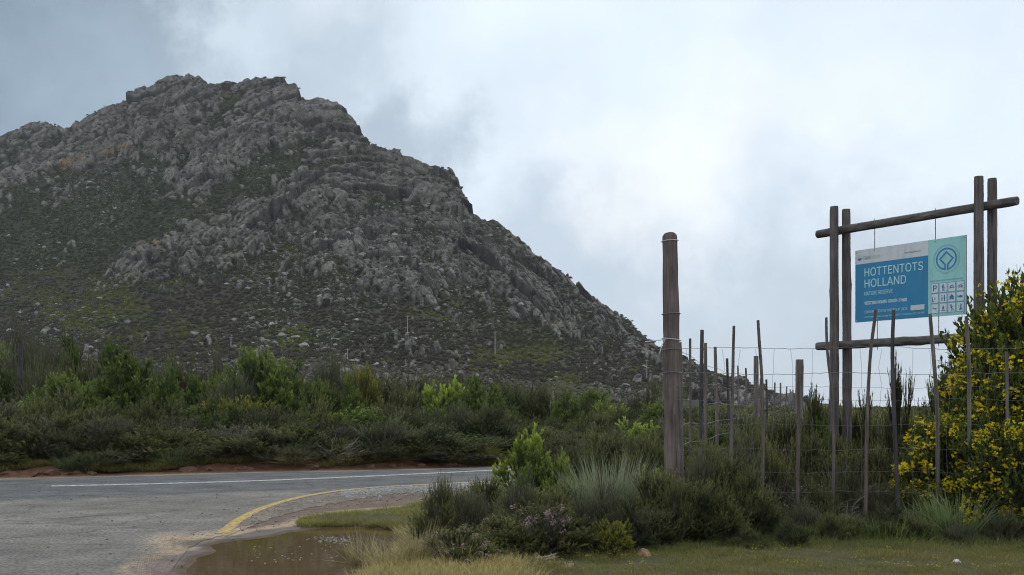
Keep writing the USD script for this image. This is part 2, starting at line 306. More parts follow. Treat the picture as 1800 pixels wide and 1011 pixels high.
def painted(name, line, w0, w1, zz, m, label, seed):
    ls = LineString(W2(line)); k = 240; r = np.random.default_rng(seed)
    s = np.linspace(0, ls.length, k); c = np.array([ls.interpolate(q).coords[0] for q in s])
    c[:, 0] = gaussian_filter(c[:, 0], 4, mode='nearest'); c[:, 1] = gaussian_filter(c[:, 1], 4, mode='nearest')
    t = np.gradient(c, axis=0); t /= np.linalg.norm(t, axis=1, keepdims=True); nn = np.stack([-t[:, 1], t[:, 0]], 1)
    w = np.linspace(w0, w1, k)[:, None] / 2
    jl, jr = (1 + 0.10 * r.uniform(-1, 1, (k, 1)) for _ in range(2))
    v = np.concatenate([np.c_[c + nn * w * jl, np.full(k, zz)], np.c_[c - nn * w * jr, np.full(k, zz)]])
    i = np.arange(k - 1); f = np.concatenate([np.stack([i, i + k, i + k + 1], 1), np.stack([i, i + k + 1, i + 1], 1)])
    return tag(put(None, name, (v, f), m), label, kind='structure')
def paint(name, c, under, wear):
    n = {"g": ("geometry", {}), "n": ("noise_texture", {"scale": 14.0, "detail": 6.0, "roughness": 0.75}), "r": ("rgb_ramp", {"ramp": [(wear, under), (wear + 0.07, tuple(x * 0.85 for x in c)), (0.75, c)]}), "p": ("principled_bsdf", {"roughness": 0.7})}
    return mat(name, n, [("g.position", "n.vector"), ("n.fac", "r.fac"), ("r.color", "p.base_color")])
painted('centre_line', white_l, 0.30, 0.22, 0.011, paint('white_road_paint', (0.66, 0.67, 0.66), (0.19, 0.19, 0.19), 0.47), 'worn white painted line along the through road', 1)
painted('edge_line', yel_l, 0.17, 0.13, 0.011, paint('yellow_road_paint', (0.62, 0.40, 0.055), (0.25, 0.19, 0.11), 0.46), 'worn yellow painted line curving round the junction', 2)

# ------------------------------------------------------------------ the puddle
pc = np.array(PUDDLE.buffer(0.12).simplify(0.01).exterior.coords)[:-1]
pv, pf = trimesh.creation.triangulate_polygon(Polygon(pc), engine='earcut')
n = {"g": ("geometry", {}), "n": ("noise_texture", {"scale": 5.0, "detail": 3.0}), "r": ("rgb_ramp", {"ramp": [(0.3, (0.045, 0.028, 0.011)), (0.7, (0.060, 0.037, 0.015))]}),
     "w": ("noise_texture", {"scale": 9.0, "detail": 2.0}), "b": ("bump", {"strength": 0.05, "distance": 0.01}), "p": ("principled_bsdf", {"roughness": 0.03, "ior": 1.33, "specular_ior_level": 0.5})}
M_WATER = mat('muddy_water', n, [("g.position", "n.vector"), ("n.fac", "r.fac"), ("r.color", "p.base_color"), ("g.position", "w.vector"), ("w.fac", "b.height"), ("b.normal", "p.normal")])
tag(put(None, 'puddle', (np.c_[pv, np.full(len(pv), -0.012)], pf), M_WATER), 'muddy brown puddle at the edge of the side road', kind='structure')
# ------------------------------------------------------------------ the mountain: a height field round its real ridge line
RIDGE = np.array([(-900, 420), (-500, 350), (-250, 300), (-100, 262), (-20, 243), (0, 236), (20, 231), (40, 226), (55, 219), (70, 217), (90, 221), (105, 226), (116, 230), (128, 222), (150, 207), (180, 195), (215, 182), (240, 171), (268, 160), (290, 145), (310, 138), (333, 134), (352, 139), (366, 150), (380, 148), (400, 145), (420, 146), (436, 139), (455, 136), (472, 140), (481, 149), (484, 141), (500, 141), (508, 151), (522, 156), (530, 172), (545, 179), (560, 177), (576, 178), (590, 187), (605, 198), (622, 209), (628, 222), (640, 238), (655, 258), (668, 261), (684, 265), (700, 266), (707, 282), (725, 284), (735, 290), (765, 297), (795, 306), (806, 320), (813, 345), (820, 362), (838, 375), (848, 383), (878, 385), (888, 398), (900, 412), (930, 430), (936, 445), (965, 462), (990, 480), (1010, 502), (1050, 528), (1076, 550), (1108, 566), (1122, 583), (1150, 605), (1190, 625), (1230, 645), (1290, 667), (1350, 690), (1420, 706), (1520, 719), (1700, 735), (2600, 745)], float)
PEAKY = np.array([(-900, 1000), (0, 930), (116, 880), (330, 850), (480, 830), (640, 770), (800, 710), (950, 650), (1100, 600), (1300, 570), (1500, 560), (2600, 560)], float)
uu = np.concatenate([np.linspace(-900, -60, 70, endpoint=False), np.arange(-60, 1460, 2.0), np.linspace(1460, 2500, 50)])
NT = 600
tq = np.linspace(0, 1, NT); tq = tq ** 0.75
U, T = np.meshgrid(uu, tq)
Y0 = 115.0
yr = np.interp(U, PEAKY[:, 0], PEAKY[:, 1])
zr = EYE + (HY - np.interp(U, RIDGE[:, 0], RIDGE[:, 1])) * yr / FOC
s = T
g = 0.05 * s + 0.95 * s ** 2.6
YY = Y0 + (yr - Y0) * s
ZZ = zr * g - 0.8 * (1 - s)
XX = (U - HX) / FOC * YY
PYX = HY - (ZZ - EYE) * FOC / YY                                         # where the photograph shows the spot
rs = np.random.default_rng(11)
base = np.stack([XX, YY, ZZ], -1)
# rock: where the slope is bare (ellipses over the slope: centre, radii, tilt in degrees, weight), broken by noise
ROCK = [(300, 210, 190, 75, -18, .75), (150, 260, 150, 45, -28, .6), (40, 300, 80, 50, -30, .55), (470, 180, 110, 40, 15, .45), (345, 345, 165, 26, -42, .8), (300, 330, 60, 18, -40, .4), (430, 250, 90, 35, -40, .35),
        (560, 360, 150, 30, -12, .55), (520, 320, 120, 60, -35, .35), (680, 300, 130, 80, 35, .6), (780, 330, 70, 40, 40, .5), (850, 450, 160, 35, 42, .55), (650, 410, 60, 40, 30, .45), (265, 462, 55, 38, -25, .75), (330, 460, 25, 25, 0, .4),
        (700, 525, 75, 20, 6, .7), (735, 615, 80, 18, 12, .5), (1000, 560, 130, 30, 33, .5), (720, 470, 110, 60, 20, .25), (470, 440, 70, 25, -20, .4), (560, 400, 40, 50, -60, .3), (1020, 655, 90, 14, 8, .3), (1190, 640, 60, 30, 25, .3), (600, 240, 90, 60, 40, .4)]
VEG = [(300, 380, 130, 30, -42, .5), (230, 360, 60, 40, -40, .4), (480, 215, 70, 22, 5, .45), (400, 190, 22, 50, 15, .45), (410, 330, 70, 14, -42, .35), (120, 400, 200, 60, -20, .6), (150, 540, 300, 70, 0, .5), (560, 590, 400, 45, 3, .5), (1000, 640, 200, 40, 18, .35), (500, 270, 90, 12, -30, .3), (560, 500, 130, 30, 5, .2)]
def ell(lst):
    o = np.zeros_like(U)
    for cx, cy, rx, ry, a, w in lst:
        a = math.radians(a); dx, dy = U - cx, PYX - cy
        p, q = (dx * math.cos(a) + dy * math.sin(a)) / rx, (-dx * math.sin(a) + dy * math.cos(a)) / ry
        o += w * np.exp(-(p * p + q * q) * 0.9)
    return o
# strata run up to the right on the left half and down to the right on the right half
th = np.radians(np.interp(U, [0, 430, 640, 1100], [-38, -36, -5, 38]))
sc = YY / FOC
lx, ly = (U - 600) * 0.42, (PYX - 360) * 0.42 * 1.35
pa, qa = lx * np.cos(th) + ly * np.sin(th), -lx * np.sin(th) + ly * np.cos(th)
def N(a, b, k, seed, o=4): return fb(np.stack([a * k[0], b * k[1], 0 * a + seed * 7.3], -1), o, seed)
n1 = N(pa, qa, (0.010, 0.045), 1, 5); n2 = N(pa, qa, (0.03, 0.10), 2, 4); n3 = N(lx, ly, (0.12, 0.12), 3, 3); n4 = N(lx, ly, (0.4, 0.4), 4, 2)
raw = 0.85 * ell(ROCK) - 1.15 * ell(VEG) - 0.10 + 1.9 * (n1 - 0.5) + 1.7 * (n2 - 0.5) + 2.1 * (n3 - 0.5) + 1.5 * (n4 - 0.5)
up = sstep(0.35, 0.9, s) * 0.22
edge_rock = 0.45 * sstep(22, 4, PYX - np.interp(U, RIDGE[:, 0], RIDGE[:, 1])) * sstep(1450, 1000, U)
rock = sstep(0.14, 0.34, raw + up + edge_rock - 0.03)
rockw = gaussian_filter(sstep(-0.1, 0.6, raw + up + edge_rock), 2)
# broken blocks: cell offsets with cracks between, two sizes, stretched along the strata
def blocks(pstretch, size, seed):
    a, b = pa / (size * pstretch), qa / size
    a = a + 0.9 * (n3 - 0.5); b = b + 0.9 * (n2 - 0.5)
    lo = np.array([a.min(), b.min()]); hi = np.array([a.max(), b.max()])
    r = np.random.default_rng(seed); m = int(np.prod(hi - lo) * 1.0) + 10
    c = lo + r.random((m, 2)) * (hi - lo)
    d, i = cKDTree(c).query(np.stack([a.ravel(), b.ravel()], 1), k=2, workers=-1)
    tv = r.uniform(-1, 1, (m, 2))[i[:, 0]]; tl = ((np.stack([a.ravel(), b.ravel()], 1) - c[i[:, 0]]) * tv).sum(1)
    return r.random(m)[i[:, 0]].reshape(a.shape), (d[:, 1] - d[:, 0]).reshape(a.shape), tl.reshape(a.shape)
c1, e1, t1 = blocks(3.6, 11.0, 31); c2, e2, t2 = blocks(2.8, 4.4, 32); c3, e3, t3 = blocks(1.6, 2.1, 33)
ridged = 1 - np.abs(2 * n1 - 1)
disp = rockw * (4.0 * (ridged - 0.55) + 4.5 * (c1 - 0.4) + 2.6 * (c2 - 0.4) + 6.0 * t1 + 3.0 * t2 + 0.9 * (c3 - 0.5) + 0.9 * t3 - 1.6 * sstep(0.16, 0.0, e1) - 0.9 * sstep(0.2, 0.0, e2)) + rock * 0.9
disp += (1 - rock) * (0.7 * (n4 - 0.5) + 1.2 * (n3 - 0.5))
macro = N(pa, qa, (0.006, 0.02), 8, 3) - 0.5
fadeb = sstep(0.02, 0.25, s)
disp = disp * fadeb * (0.35 + 0.65 * sstep(0.2, 0.55, s)) * sstep(1650, 1350, U)
mac = 16 * macro * fadeb * sstep(1.0, 0.86, s) * sstep(1500, 1150, U)
dirv = np.array([0.0, -0.62, 0.78])
kz = 0.65 + 0.35 * sstep(1.0, 0.93, s)                                  # at the crest mostly forward, so that the ridge keeps its line
pos = base.copy()
pos[..., 1] += dirv[1] * disp + -0.8 * mac
pos[..., 2] += dirv[2] * disp * kz + 0.6 * mac
pos[..., 0] += 0.25 * disp * (n3 - 0.5) * 2
# the far side falls away behind the crest
back = []
for k, (dy, dz) in enumerate(((6, -1.5), (20, -9), (60, -32), (140, -80), (260, -170), (420, -330))):
    b = pos[-1].copy(); f = (b[:, 1] + dy) / b[:, 1]; b[:, 0] *= f; b[:, 1] += dy; b[:, 2] += dz; back.append(b)
allp = np.concatenate([pos.reshape(-1, 3), np.concatenate(back)])
rows = NT + len(back)
ext = lambda a: np.concatenate([a.ravel(), np.tile(a[-1], len(back))])
tone = 0.35 * c1 + 0.35 * c2 + 0.3 * c3
ochre = np.zeros_like(U)
for cx, cy, rx, ry, a in ((115, 303, 26, 9, -38), (142, 290, 12, 8, -30), (270, 433, 12, 9, 0), (205, 272, 30, 6, -12), (255, 428, 12, 6, -20), (1190, 665, 14, 22, 20), (850, 618, 10, 5, 0), (310, 372, 14, 6, -50)):
    a = math.radians(a); dx, dy = U - cx, PYX - cy
    ochre = np.maximum(ochre, np.exp(-(((dx * math.cos(a) + dy * math.sin(a)) / rx) ** 2 + ((-dx * math.sin(a) + dy * math.cos(a)) / ry) ** 2)))
ochre = sstep(0.25, 0.75, ochre + 0.5 * (n3 - 0.5))
crack = np.maximum(np.maximum(sstep(0.10, 0.0, e1), 0.85 * sstep(0.13, 0.0, e2)), 0.5 * sstep(0.12, 0.0, e3))
brown = sstep(0.45, 0.75, 1.1 * N(lx, ly, (0.02, 0.03), 12, 3) + 0.25 * sstep(420, 640, PYX) - 0.05)
red = np.exp(-(((U - 490) / 60) ** 2 + ((PYX - 212) / 22) ** 2)) + np.exp(-(((U - 405) / 25) ** 2 + ((PYX - 160) / 12) ** 2))
# colours of the materials themselves
vegc = np.array([0.036, 0.036, 0.017]) * (1 - brown[..., None]) + np.array([0.042, 0.035, 0.023]) * brown[..., None]
vegc = vegc * (1 - 0.7 * np.clip(red, 0, 1)[..., None]) + np.array([0.10, 0.065, 0.045]) * 0.7 * np.clip(red, 0, 1)[..., None]
rkc = np.array([0.122, 0.106, 0.091]) + (tone[..., None] - 0.5) * np.array([0.15, 0.14, 0.13]) + (n4[..., None] - 0.5) * 0.12
rkc = rkc * (1 - 0.75 * ochre[..., None]) + np.array([0.19, 0.115, 0.065]) * 0.75 * ochre[..., None]
rkc = rkc * (1 - 0.55 * crack[..., None]) + np.array([0.04, 0.04, 0.034]) * 0.55 * crack[..., None]
tonec = np.clip(vegc * (1 - rock[..., None]) + rkc * rock[..., None], 0.01, 0.6)
n = {"a": ("attribute", {"attribute": "tone"}), "g": ("geometry", {}), "n": ("noise_texture", {"scale": 0.55, "detail": 6.0, "roughness": 0.75}), "n2": ("noise_texture", {"scale": 0.12, "detail": 5.0, "roughness": 0.7}),
     "r": ("rgb_ramp", {"ramp": [(0.28, (0.45, 0.45, 0.45)), (0.5, (1, 1, 1)), (0.72, (1.65, 1.62, 1.55))]}), "r2": ("rgb_ramp", {"ramp": [(0.3, (0.75, 0.75, 0.75)), (0.7, (1.25, 1.25, 1.22))]}),
     "m": ("mix", {"mix_type": "multiply", "fac": 1.0}), "m2": ("mix", {"mix_type": "multiply", "fac": 1.0}), "b": ("bump", {"strength": 0.8, "distance": 0.8}), "p": ("principled_bsdf", {"roughness": 0.9, "specular_ior_level": 0.15})}
M_MOUNT = mat('mountain_rock_and_heath', n, [("g.position", "n.vector"), ("g.position", "n2.vector"), ("n.fac", "r.fac"), ("n2.fac", "r2.fac"), ("a.color", "m.color1"), ("r.color", "m.color2"), ("m.color", "m2.color1"), ("r2.color", "m2.color2"), ("m2.color", "p.base_color"), ("n.fac", "b.height"), ("b.normal", "p.normal")])
g = put(None, 'mountain', (allp, grid_faces(rows, len(uu))), M_MOUNT, attrs={"tone": np.concatenate([tonec.reshape(-1, 3), np.tile(tonec[-1], (len(back), 1))])})
tag(g, 'rocky grey mountain with scrub on its lower slope', kind='structure')
if True:
    # stones and bushes on the slope
    flatpos = pos.reshape(-1, 3); fu, fpy, frock, fs = U.ravel(), PYX.ravel(), rock.ravel(), s.ravel()
    area = (YY * np.gradient(uu)[None] / FOC * np.gradient(YY, axis=0)).ravel()
    seen = (fu > -60) & (fu < 1440) & (fpy < 700)
    def stone(seed, k=2):
        m = trimesh.creation.icosphere(k, 1.0); v = np.array(m.vertices); r = np.random.default_rng(seed)
        for _ in range(9):
            d = r.normal(size=3); d /= np.linalg.norm(d); h = r.uniform(0.45, 0.85); o = v @ d; v -= np.clip(o - h, 0, None)[:, None] * d
        v *= np.array([1, r.uniform(.6, .9), r.uniform(.5, .75)]); return v, np.array(m.faces)
    M_STONE = mat('pale_stone', {"o": ("object_info", {}), "c": ("texture_coordinate", {}), "n": ("noise_texture", {"scale": 2.5, "detail": 5.0, "roughness": 0.7}), "r": ("rgb_ramp", {"ramp": [(0.3, (0.15, 0.142, 0.128)), (0.7, (0.33, 0.315, 0.29))]}),
        "mr": ("map_range", {"to_min": 0.6, "to_max": 1.25}), "h": ("hsv", {}), "p": ("principled_bsdf", {"roughness": 0.9, "specular_ior_level": 0.15})}, [("c.object", "n.vector"), ("n.fac", "r.fac"), ("o.random", "mr.value"), ("mr.result", "h.value"), ("r.color", "h.color"), ("h.color", "p.base_color")])
    scree = N(lx, ly, (0.02, 0.03), 15, 4).ravel()
    scw = np.exp(-(((fu - 720) / 230) ** 2 + ((fpy - 440) / 110) ** 2)) + 0.7 * np.exp(-(((fu - 180) / 120) ** 2 + ((fpy - 340) / 50) ** 2)) + 0.35 * np.exp(-(((fu - 400) / 500) ** 2 + ((fpy - 540) / 110) ** 2)) + 0.5 * np.exp(-(((fu - 430) / 90) ** 2 + ((fpy - 260) / 40) ** 2))
    w = area * seen * sstep(0.40, 0.60, scree + 0.25 * scw - 0.06) * (0.15 + scw) * (0.35 + 0.65 * (1 - frock))
    w = np.clip(w, 0, None); w /= w.sum()
    k = rs.choice(len(w), 14000, p=w)
    size = 0.30 * rs.pareto(2.7, 14000) + 0.30; size = np.clip(size, 0, 2.4)
    order = np.argsort(-size / flatpos[k, 1]); k, size = k[order], size[order]
    jit = rs.uniform(-0.6, 0.6, (14000, 3)) * [1, 1, 0]
    sp = flatpos[k] + jit + np.c_[0 * size, -0.1 * size, 0.12 * size]
    NB = 240
    scatter('rubble', [(stone(100 + q, 1), M_STONE, None, 'stone') for q in range(4)], sp[NB:], rs.uniform(0, 6.28, 14000 - NB), size[NB:], rs.integers(0, 4, 14000 - NB), 'pale loose stones strewn over the mountain slope')
    # the two pale slabs that stand out, and an outcrop top
    src = {}
    def boulder(p, sz, q, rz, label, group):
        if q not in src:
            t = thing('boulder', label, 'boulder', p, rz, sz, group); put(t, 'rock', stone(200 + q), M_STONE); src[q] = t
        else: thing('boulder', label, 'boulder', p, rz, sz, group, src=src[q])
    def onslope(px, py):
        j = np.argmin((fu - px) ** 2 + (fpy - py) ** 2); return flatpos[j]
    boulder(onslope(705, 467), (5.0, 3, 2.6), 0, 10, 'broad pale slab, the upper of two lying level in the middle of the mountain slope', None)
    boulder(onslope(707, 487), (4.6, 3, 2.4), 1, -25, 'pale tilted slab, the lower of two lying level in the middle of the mountain slope', None)
    boulder(onslope(77, 581), (2.2, 2, 1.9), 2, 40, 'pale grey boulder among scrub at the left foot of the mountain', None)
    boulder(onslope(95, 452), (3.2, 2.4, 2.4), 3, 80, 'lone light boulder low on the left flank of the mountain', None)
    for j in range(NB):
        boulder(sp[j], (size[j], size[j], size[j]), int(rs.integers(0, 4)), float(rs.uniform(0, 360)), 'small pale grey boulder lying loose on the mountain slope', 'loose boulders on the mountain slope')
# ------------------------------------------------------------------ plants: prototypes are meshes of unit height
def rand_dirs(r, n):
    d = r.normal(size=(n, 3)); return d / np.linalg.norm(d, axis=1, keepdims=True)
def leaves_mesh(o, d, L, w, r, quad=False, bend=0.0):
    """One leaf per row: base o, unit direction d, length L, width w."""
    n = len(o); side = np.cross(d, rand_dirs(r, n)); side /= np.linalg.norm(side, axis=1, keepdims=True) + 1e-9
    L, w = np.broadcast_to(L, n)[:, None], np.broadcast_to(w, n)[:, None]
    if not quad:
        v = np.stack([o - side * w / 2, o + side * w / 2, o + d * L], 1).reshape(-1, 3)
        return v, np.arange(3 * n).reshape(n, 3)
    up = np.cross(side, d); mid = o + d * L * 0.5 + up * L * bend
    v = np.stack([o, mid - side * w / 2, o + d * L, mid + side * w / 2], 1).reshape(-1, 3)
    i = 4 * np.arange(n)[:, None]
    return v, np.concatenate([i + [0, 1, 2], i + [0, 2, 3]])
def shrub(seed, R=0.55, nclump=26, twigs=22, leaves=26, L=0.045, w=0.009, spread=0.7, cr=0.16, up=0.5, zlo=0.12, quad=False, bare=0.25, lump=0.25, sr=0.006, centers=None, tipclump=False, shell=0.55):
    r = np.random.default_rng(seed)
    if centers is None:
        ph = r.uniform(0, 2 * np.pi, nclump); ct = r.uniform(0.0, 1, nclump); rad = r.uniform(shell, 1.0, nclump) * (1 - lump * r.random(nclump))
        st = np.sqrt(1 - ct * ct)
        C = np.stack([R * rad * st * np.cos(ph), R * rad * st * np.sin(ph), zlo + (1 - zlo - cr * 0.7) * rad * ct], 1)
    else:
        C = np.asarray(centers, float); nclump = len(C)
    # stems
    b = r.normal(size=(nclump, 3)) * [0.05 * R, 0.05 * R, 0]
    mid = (b + C) / 2 + np.c_[r.normal(size=(nclump, 2)) * 0.05, np.full(nclump, 0.06) * C[:, 2]]
    t = np.linspace(0, 1, 6)[None, :, None]
    SP = (1 - t) ** 2 * b[:, None] + 2 * t * (1 - t) * mid[:, None] + t * t * C[:, None]
    stem = tubes(SP, sr * np.linspace(1.6, 0.5, 6)[None] * r.uniform(.7, 1.4, (nclump, 1)), 4)
    # twigs
    k = np.repeat(np.arange(nclump), twigs); m = len(k)
    t0 = r.uniform(0.55, 1.0, m); i0 = t0 * 5; ia = np.clip(i0.astype(int), 0, 4); fa = (i0 - ia)[:, None]
    A = SP[k, ia] * (1 - fa) + SP[k, ia + 1] * fa
    off = rand_dirs(r, m) * (r.random(m) ** 0.4)[:, None] * cr
    outw = C[k] - np.array([0, 0, 0.15]); outw /= np.linalg.norm(outw, axis=1, keepdims=True) + 1e-9
    E = C[k] + off + np.array([0, 0, 1.0]) * up * cr + outw * cr * 0.3
    M = (A + E) / 2 + rand_dirs(r, m) * 0.15 * cr - np.array([0, 0, 0.15 * cr]) * up
    t = np.linspace(0, 1, 4)[None, :, None]
    TP = (1 - t) ** 2 * A[:, None] + 2 * t * (1 - t) * M[:, None] + t * t * E[:, None]
    twig = tubes(TP, sr * 0.42 * np.linspace(1, 0.4, 4)[None], 3)
    # leaves
    kk = np.repeat(np.arange(m), leaves); q = len(kk)
    tl = (r.uniform(bare, 1.0, q) if not tipclump else bare + (1 - bare) * r.random(q) ** 0.5)[:, None]
    o = (1 - tl) ** 2 * A[kk] + 2 * tl * (1 - tl) * M[kk] + tl * tl * E[kk]
    d0 = E[kk] - A[kk]; d0 /= np.linalg.norm(d0, axis=1, keepdims=True) + 1e-9
    d = d0 + rand_dirs(r, q) * spread + np.array([0, 0, 0.25 * up]); d /= np.linalg.norm(d, axis=1, keepdims=True)
    lf = leaves_mesh(o, d, L * r.uniform(0.6, 1.25, q), w * r.uniform(0.7, 1.3, q), r, quad, 0.1)
    per = 4 if quad else 3
    hgt = np.clip((C[k[kk], 2] - 0.3) / 0.6, 0.0, 1) 
    tip = np.repeat(np.clip((tl[:, 0] - 0.55) / 0.45, 0, 1) * (0.35 + 0.65 * r.random(nclump)[k[kk]]), per)
    return lf, join(stem, twig), tip, E
def blades(seed, n, L, w, spread, base_r, droop=0.5, seg=3, lean=0.0):
    r = np.random.default_rng(seed)
    ph = r.uniform(0, 2 * np.pi, n); th = np.abs(r.normal(0, spread, n)); l = L * r.uniform(0.45, 1.1, n)
    rr = base_r * np.sqrt(r.random(n)); b = np.stack([rr * np.cos(ph), rr * np.sin(ph), 0 * rr], 1)
    ph2 = ph + r.normal(0, 0.5, n); d = np.stack([np.sin(th) * np.cos(ph2) + lean, np.sin(th) * np.sin(ph2), np.cos(th)], 1)
    t = np.linspace(0, 1, seg + 1)
    out = np.stack([np.cos(ph2), np.sin(ph2), 0 * ph2], 1)
    path = b[:, None] + d[:, None] * l[:, None, None] * t[None, :, None] + (out[:, None] * 0.5 - np.array([0, 0, 0.5])) * (droop * r.uniform(0.2, 1.2, n) * l)[:, None, None] * (t ** 2.2)[None, :, None]
    side = np.cross(d, rand_dirs(r, n)); side /= np.linalg.norm(side, axis=1, keepdims=True)
    ww = (w * r.uniform(0.6, 1.2, n))[:, None] * np.array([1.0, 0.85, 0.55, 0.3, 0.2])[:seg][None]
    V = np.concatenate([np.stack([path[:, :seg] - side[:, None] * ww[..., None] / 2, path[:, :seg] + side[:, None] * ww[..., None] / 2], 2).reshape(n, -1, 3), path[:, seg:]], 1)
    nv = 2 * seg + 1; f = []
    for i in range(seg - 1): f += [[2 * i, 2 * i + 1, 2 * i + 3], [2 * i, 2 * i + 3, 2 * i + 2]]
    f.append([2 * seg - 2, 2 * seg - 1, 2 * seg])
    F = (np.array(f)[None] + (np.arange(n) * nv)[:, None, None]).reshape(-1, 3)
    tip = np.tile(np.concatenate([np.repeat(t[:seg], 2), [1.0]]), n)
    return (V.reshape(-1, 3), F), tip

G_DARK = leafmat('dark_heath_foliage', (0.024, 0.031, 0.013), (0.056, 0.062, 0.026), (0.085, 0.088, 0.038))
G_OLIVE = leafmat('olive_heath_foliage', (0.032, 0.038, 0.014), (0.076, 0.080, 0.030), (0.135, 0.135, 0.052))
G_GREEN = leafmat('green_protea_foliage', (0.020, 0.036, 0.010), (0.052, 0.082, 0.022), (0.12, 0.155, 0.036))
G_BRIGHT = leafmat('bright_green_foliage', (0.036, 0.060, 0.014), (0.090, 0.13, 0.028), (0.23, 0.28, 0.055))
G_YELLOW = leafmat('yellow_green_foliage', (0.050, 0.060, 0.012), (0.115, 0.125, 0.022), (0.21, 0.20, 0.034))
G_GREY = leafmat('grey_twiggy_foliage', (0.050, 0.048, 0.040), (0.085, 0.082, 0.066), (0.105, 0.10, 0.075))
G_SILVER = leafmat('silver_green_foliage', (0.055, 0.070, 0.045), (0.115, 0.135, 0.090), (0.18, 0.20, 0.14))
G_DRY = leafmat('dry_straw', (0.16, 0.135, 0.065), (0.32, 0.275, 0.15), (0.42, 0.37, 0.22))
G_GRASS = leafmat('short_grass', (0.042, 0.047, 0.013), (0.088, 0.086, 0.025), (0.145, 0.13, 0.048))
G_LUSH = leafmat('lush_grass', (0.036, 0.048, 0.014), (0.075, 0.092, 0.028), (0.115, 0.122, 0.045))
G_RANK = leafmat('tall_reedy_grass', (0.035, 0.060, 0.025), (0.08, 0.115, 0.050), (0.14, 0.165, 0.080))
G_SHRUBY = leafmat('flowering_shrub_foliage', (0.020, 0.031, 0.008), (0.048, 0.066, 0.016), (0.10, 0.12, 0.022))
M_STEM = plain('twig_bark', (0.075, 0.062, 0.048), 0.85, 0.3, 30)
M_DEAD = plain('dead_wood', (0.20, 0.175, 0.145), 0.85, 0.35, 12)

SHRUB = {   # kind: (name of the thing, foliage material, variants)
    'heath': ('heath_shrub', G_DARK, [shrub(1, R=.68, nclump=30, cr=.2), shrub(2, R=.62, nclump=34, cr=.19), shrub(3, R=.75, nclump=34, up=.7, cr=.2)]),
    'olive': ('olive_shrub', G_OLIVE, [shrub(11, R=.68, up=.5, spread=.6, cr=.2), shrub(12, R=.62, nclump=32, up=.6, cr=.2), shrub(13, R=.75, nclump=36, cr=.19)]),
    'protea': ('protea_shrub', G_GREEN, [shrub(21, R=.60, nclump=44, twigs=14, leaves=20, L=.050, w=.016, spread=.8, cr=.14, up=.35, quad=True, tipclump=True), shrub(22, R=.54, nclump=40, twigs=14, leaves=20, L=.048, w=.015, spread=.8, cr=.15, up=.4, quad=True, tipclump=True)]),
    'yellow': ('yellow_green_shrub', G_YELLOW, [shrub(31, R=.6, nclump=30, twigs=16, leaves=22, L=.05, w=.012, spread=.6, cr=.15, up=.6, quad=True)]),
    'grey': ('grey_twiggy_shrub', G_GREY, [shrub(41, R=.6, leaves=14, L=.035, w=.007), shrub(42, R=.55, leaves=12, nclump=30, L=.035, w=.007)]),
    'fine': ('fine_leaved_shrub', G_OLIVE, [shrub(51, R=.55, nclump=44, twigs=26, leaves=28, L=.036, w=.0115, spread=.75, cr=.15, up=.9), shrub(52, R=.6, nclump=40, twigs=28, leaves=28, L=.034, w=.0115, spread=.8, cr=.16, up=.5)]),
    'finedark': ('dark_fine_leaved_shrub', G_DARK, [shrub(61, R=.6, nclump=48, twigs=26, leaves=28, L=.036, w=.011, spread=.6, cr=.15, up=.6), shrub(62, R=.55, nclump=44, twigs=26, leaves=28, L=.034, w=.011, spread=.6, cr=.15, up=.8)]),
    'leafy': ('bright_leafy_shrub', G_BRIGHT, [shrub(71, R=.5, nclump=40, twigs=14, leaves=30, L=.05, w=.013, spread=.6, cr=.13, up=.6, quad=True, tipclump=True, bare=.45)]),
    'sprig': ('upright_sprig_shrub', G_OLIVE, [shrub(81, R=.32, nclump=26, twigs=24, leaves=30, L=.035, w=.010, spread=.55, cr=.11, up=1.3, zlo=.1, lump=.15), shrub(82, R=.36, nclump=24, twigs=24, leaves=30, L=.035, w=.010, spread=.55, cr=.12, up=1.2, zlo=.1)]),
    'wispy': ('wispy_grey_green_shrub', leafmat('wispy_foliage', (0.050, 0.058, 0.030), (0.088, 0.095, 0.052), (0.12, 0.125, 0.075)), [shrub(91, R=.55, nclump=40, twigs=22, leaves=26, L=.032, w=.006, spread=.35, cr=.17, up=1.4)]),
}
SHRUB['bare'] = ('bare_twiggy_shrub', G_GREY, [shrub(95, R=.6, nclump=22, twigs=9, leaves=3, L=.03, w=.006, cr=.2, sr=.011)])
SRC = {}
def place(kind, var, x, y, h, wide, label, group=None, rz=None, z=None, seed=None):
    """A shrub h metres tall standing at x, y; wide = its width in metres."""
    name, m, vs = SHRUB[kind]; var %= len(vs)
    lf, st, tip, _ = vs[var]
    R = np.percentile(np.abs(lf[0][:, :2]), 97)
    rz = (x * 137.5 + y * 57.3) % 360 if rz is None else rz
    z = float(gz(x, y)) if z is None else z
    sxy = wide / (2 * R)
    key = (kind, var)
    if key in SRC:
        return thing(name, label, 'shrub', (x, y, z), rz, (sxy, sxy, h), group, src=SRC[key])
    t = thing(name, label, 'shrub', (x, y, z), rz, (sxy, sxy, h), group); SRC[key] = t
    put(t, 'foliage', lf, m, attrs={'tip': tip}); put(t, 'stems', st, M_DEAD if kind == 'bare' else M_STEM)
    return t
def place_px(kind, var, px0, px1, ytop, y, label, group=None, **k):
    """The same, by the pixels of its left, right and top edges at the distance y."""
    x = at((px0 + px1) / 2, y); z = float(gz(x, y))
    return place(kind, var, x, y, zat(ytop, y) - z, (px1 - px0) / FOC * y, label, group, **k)
rv = np.random.default_rng(77)

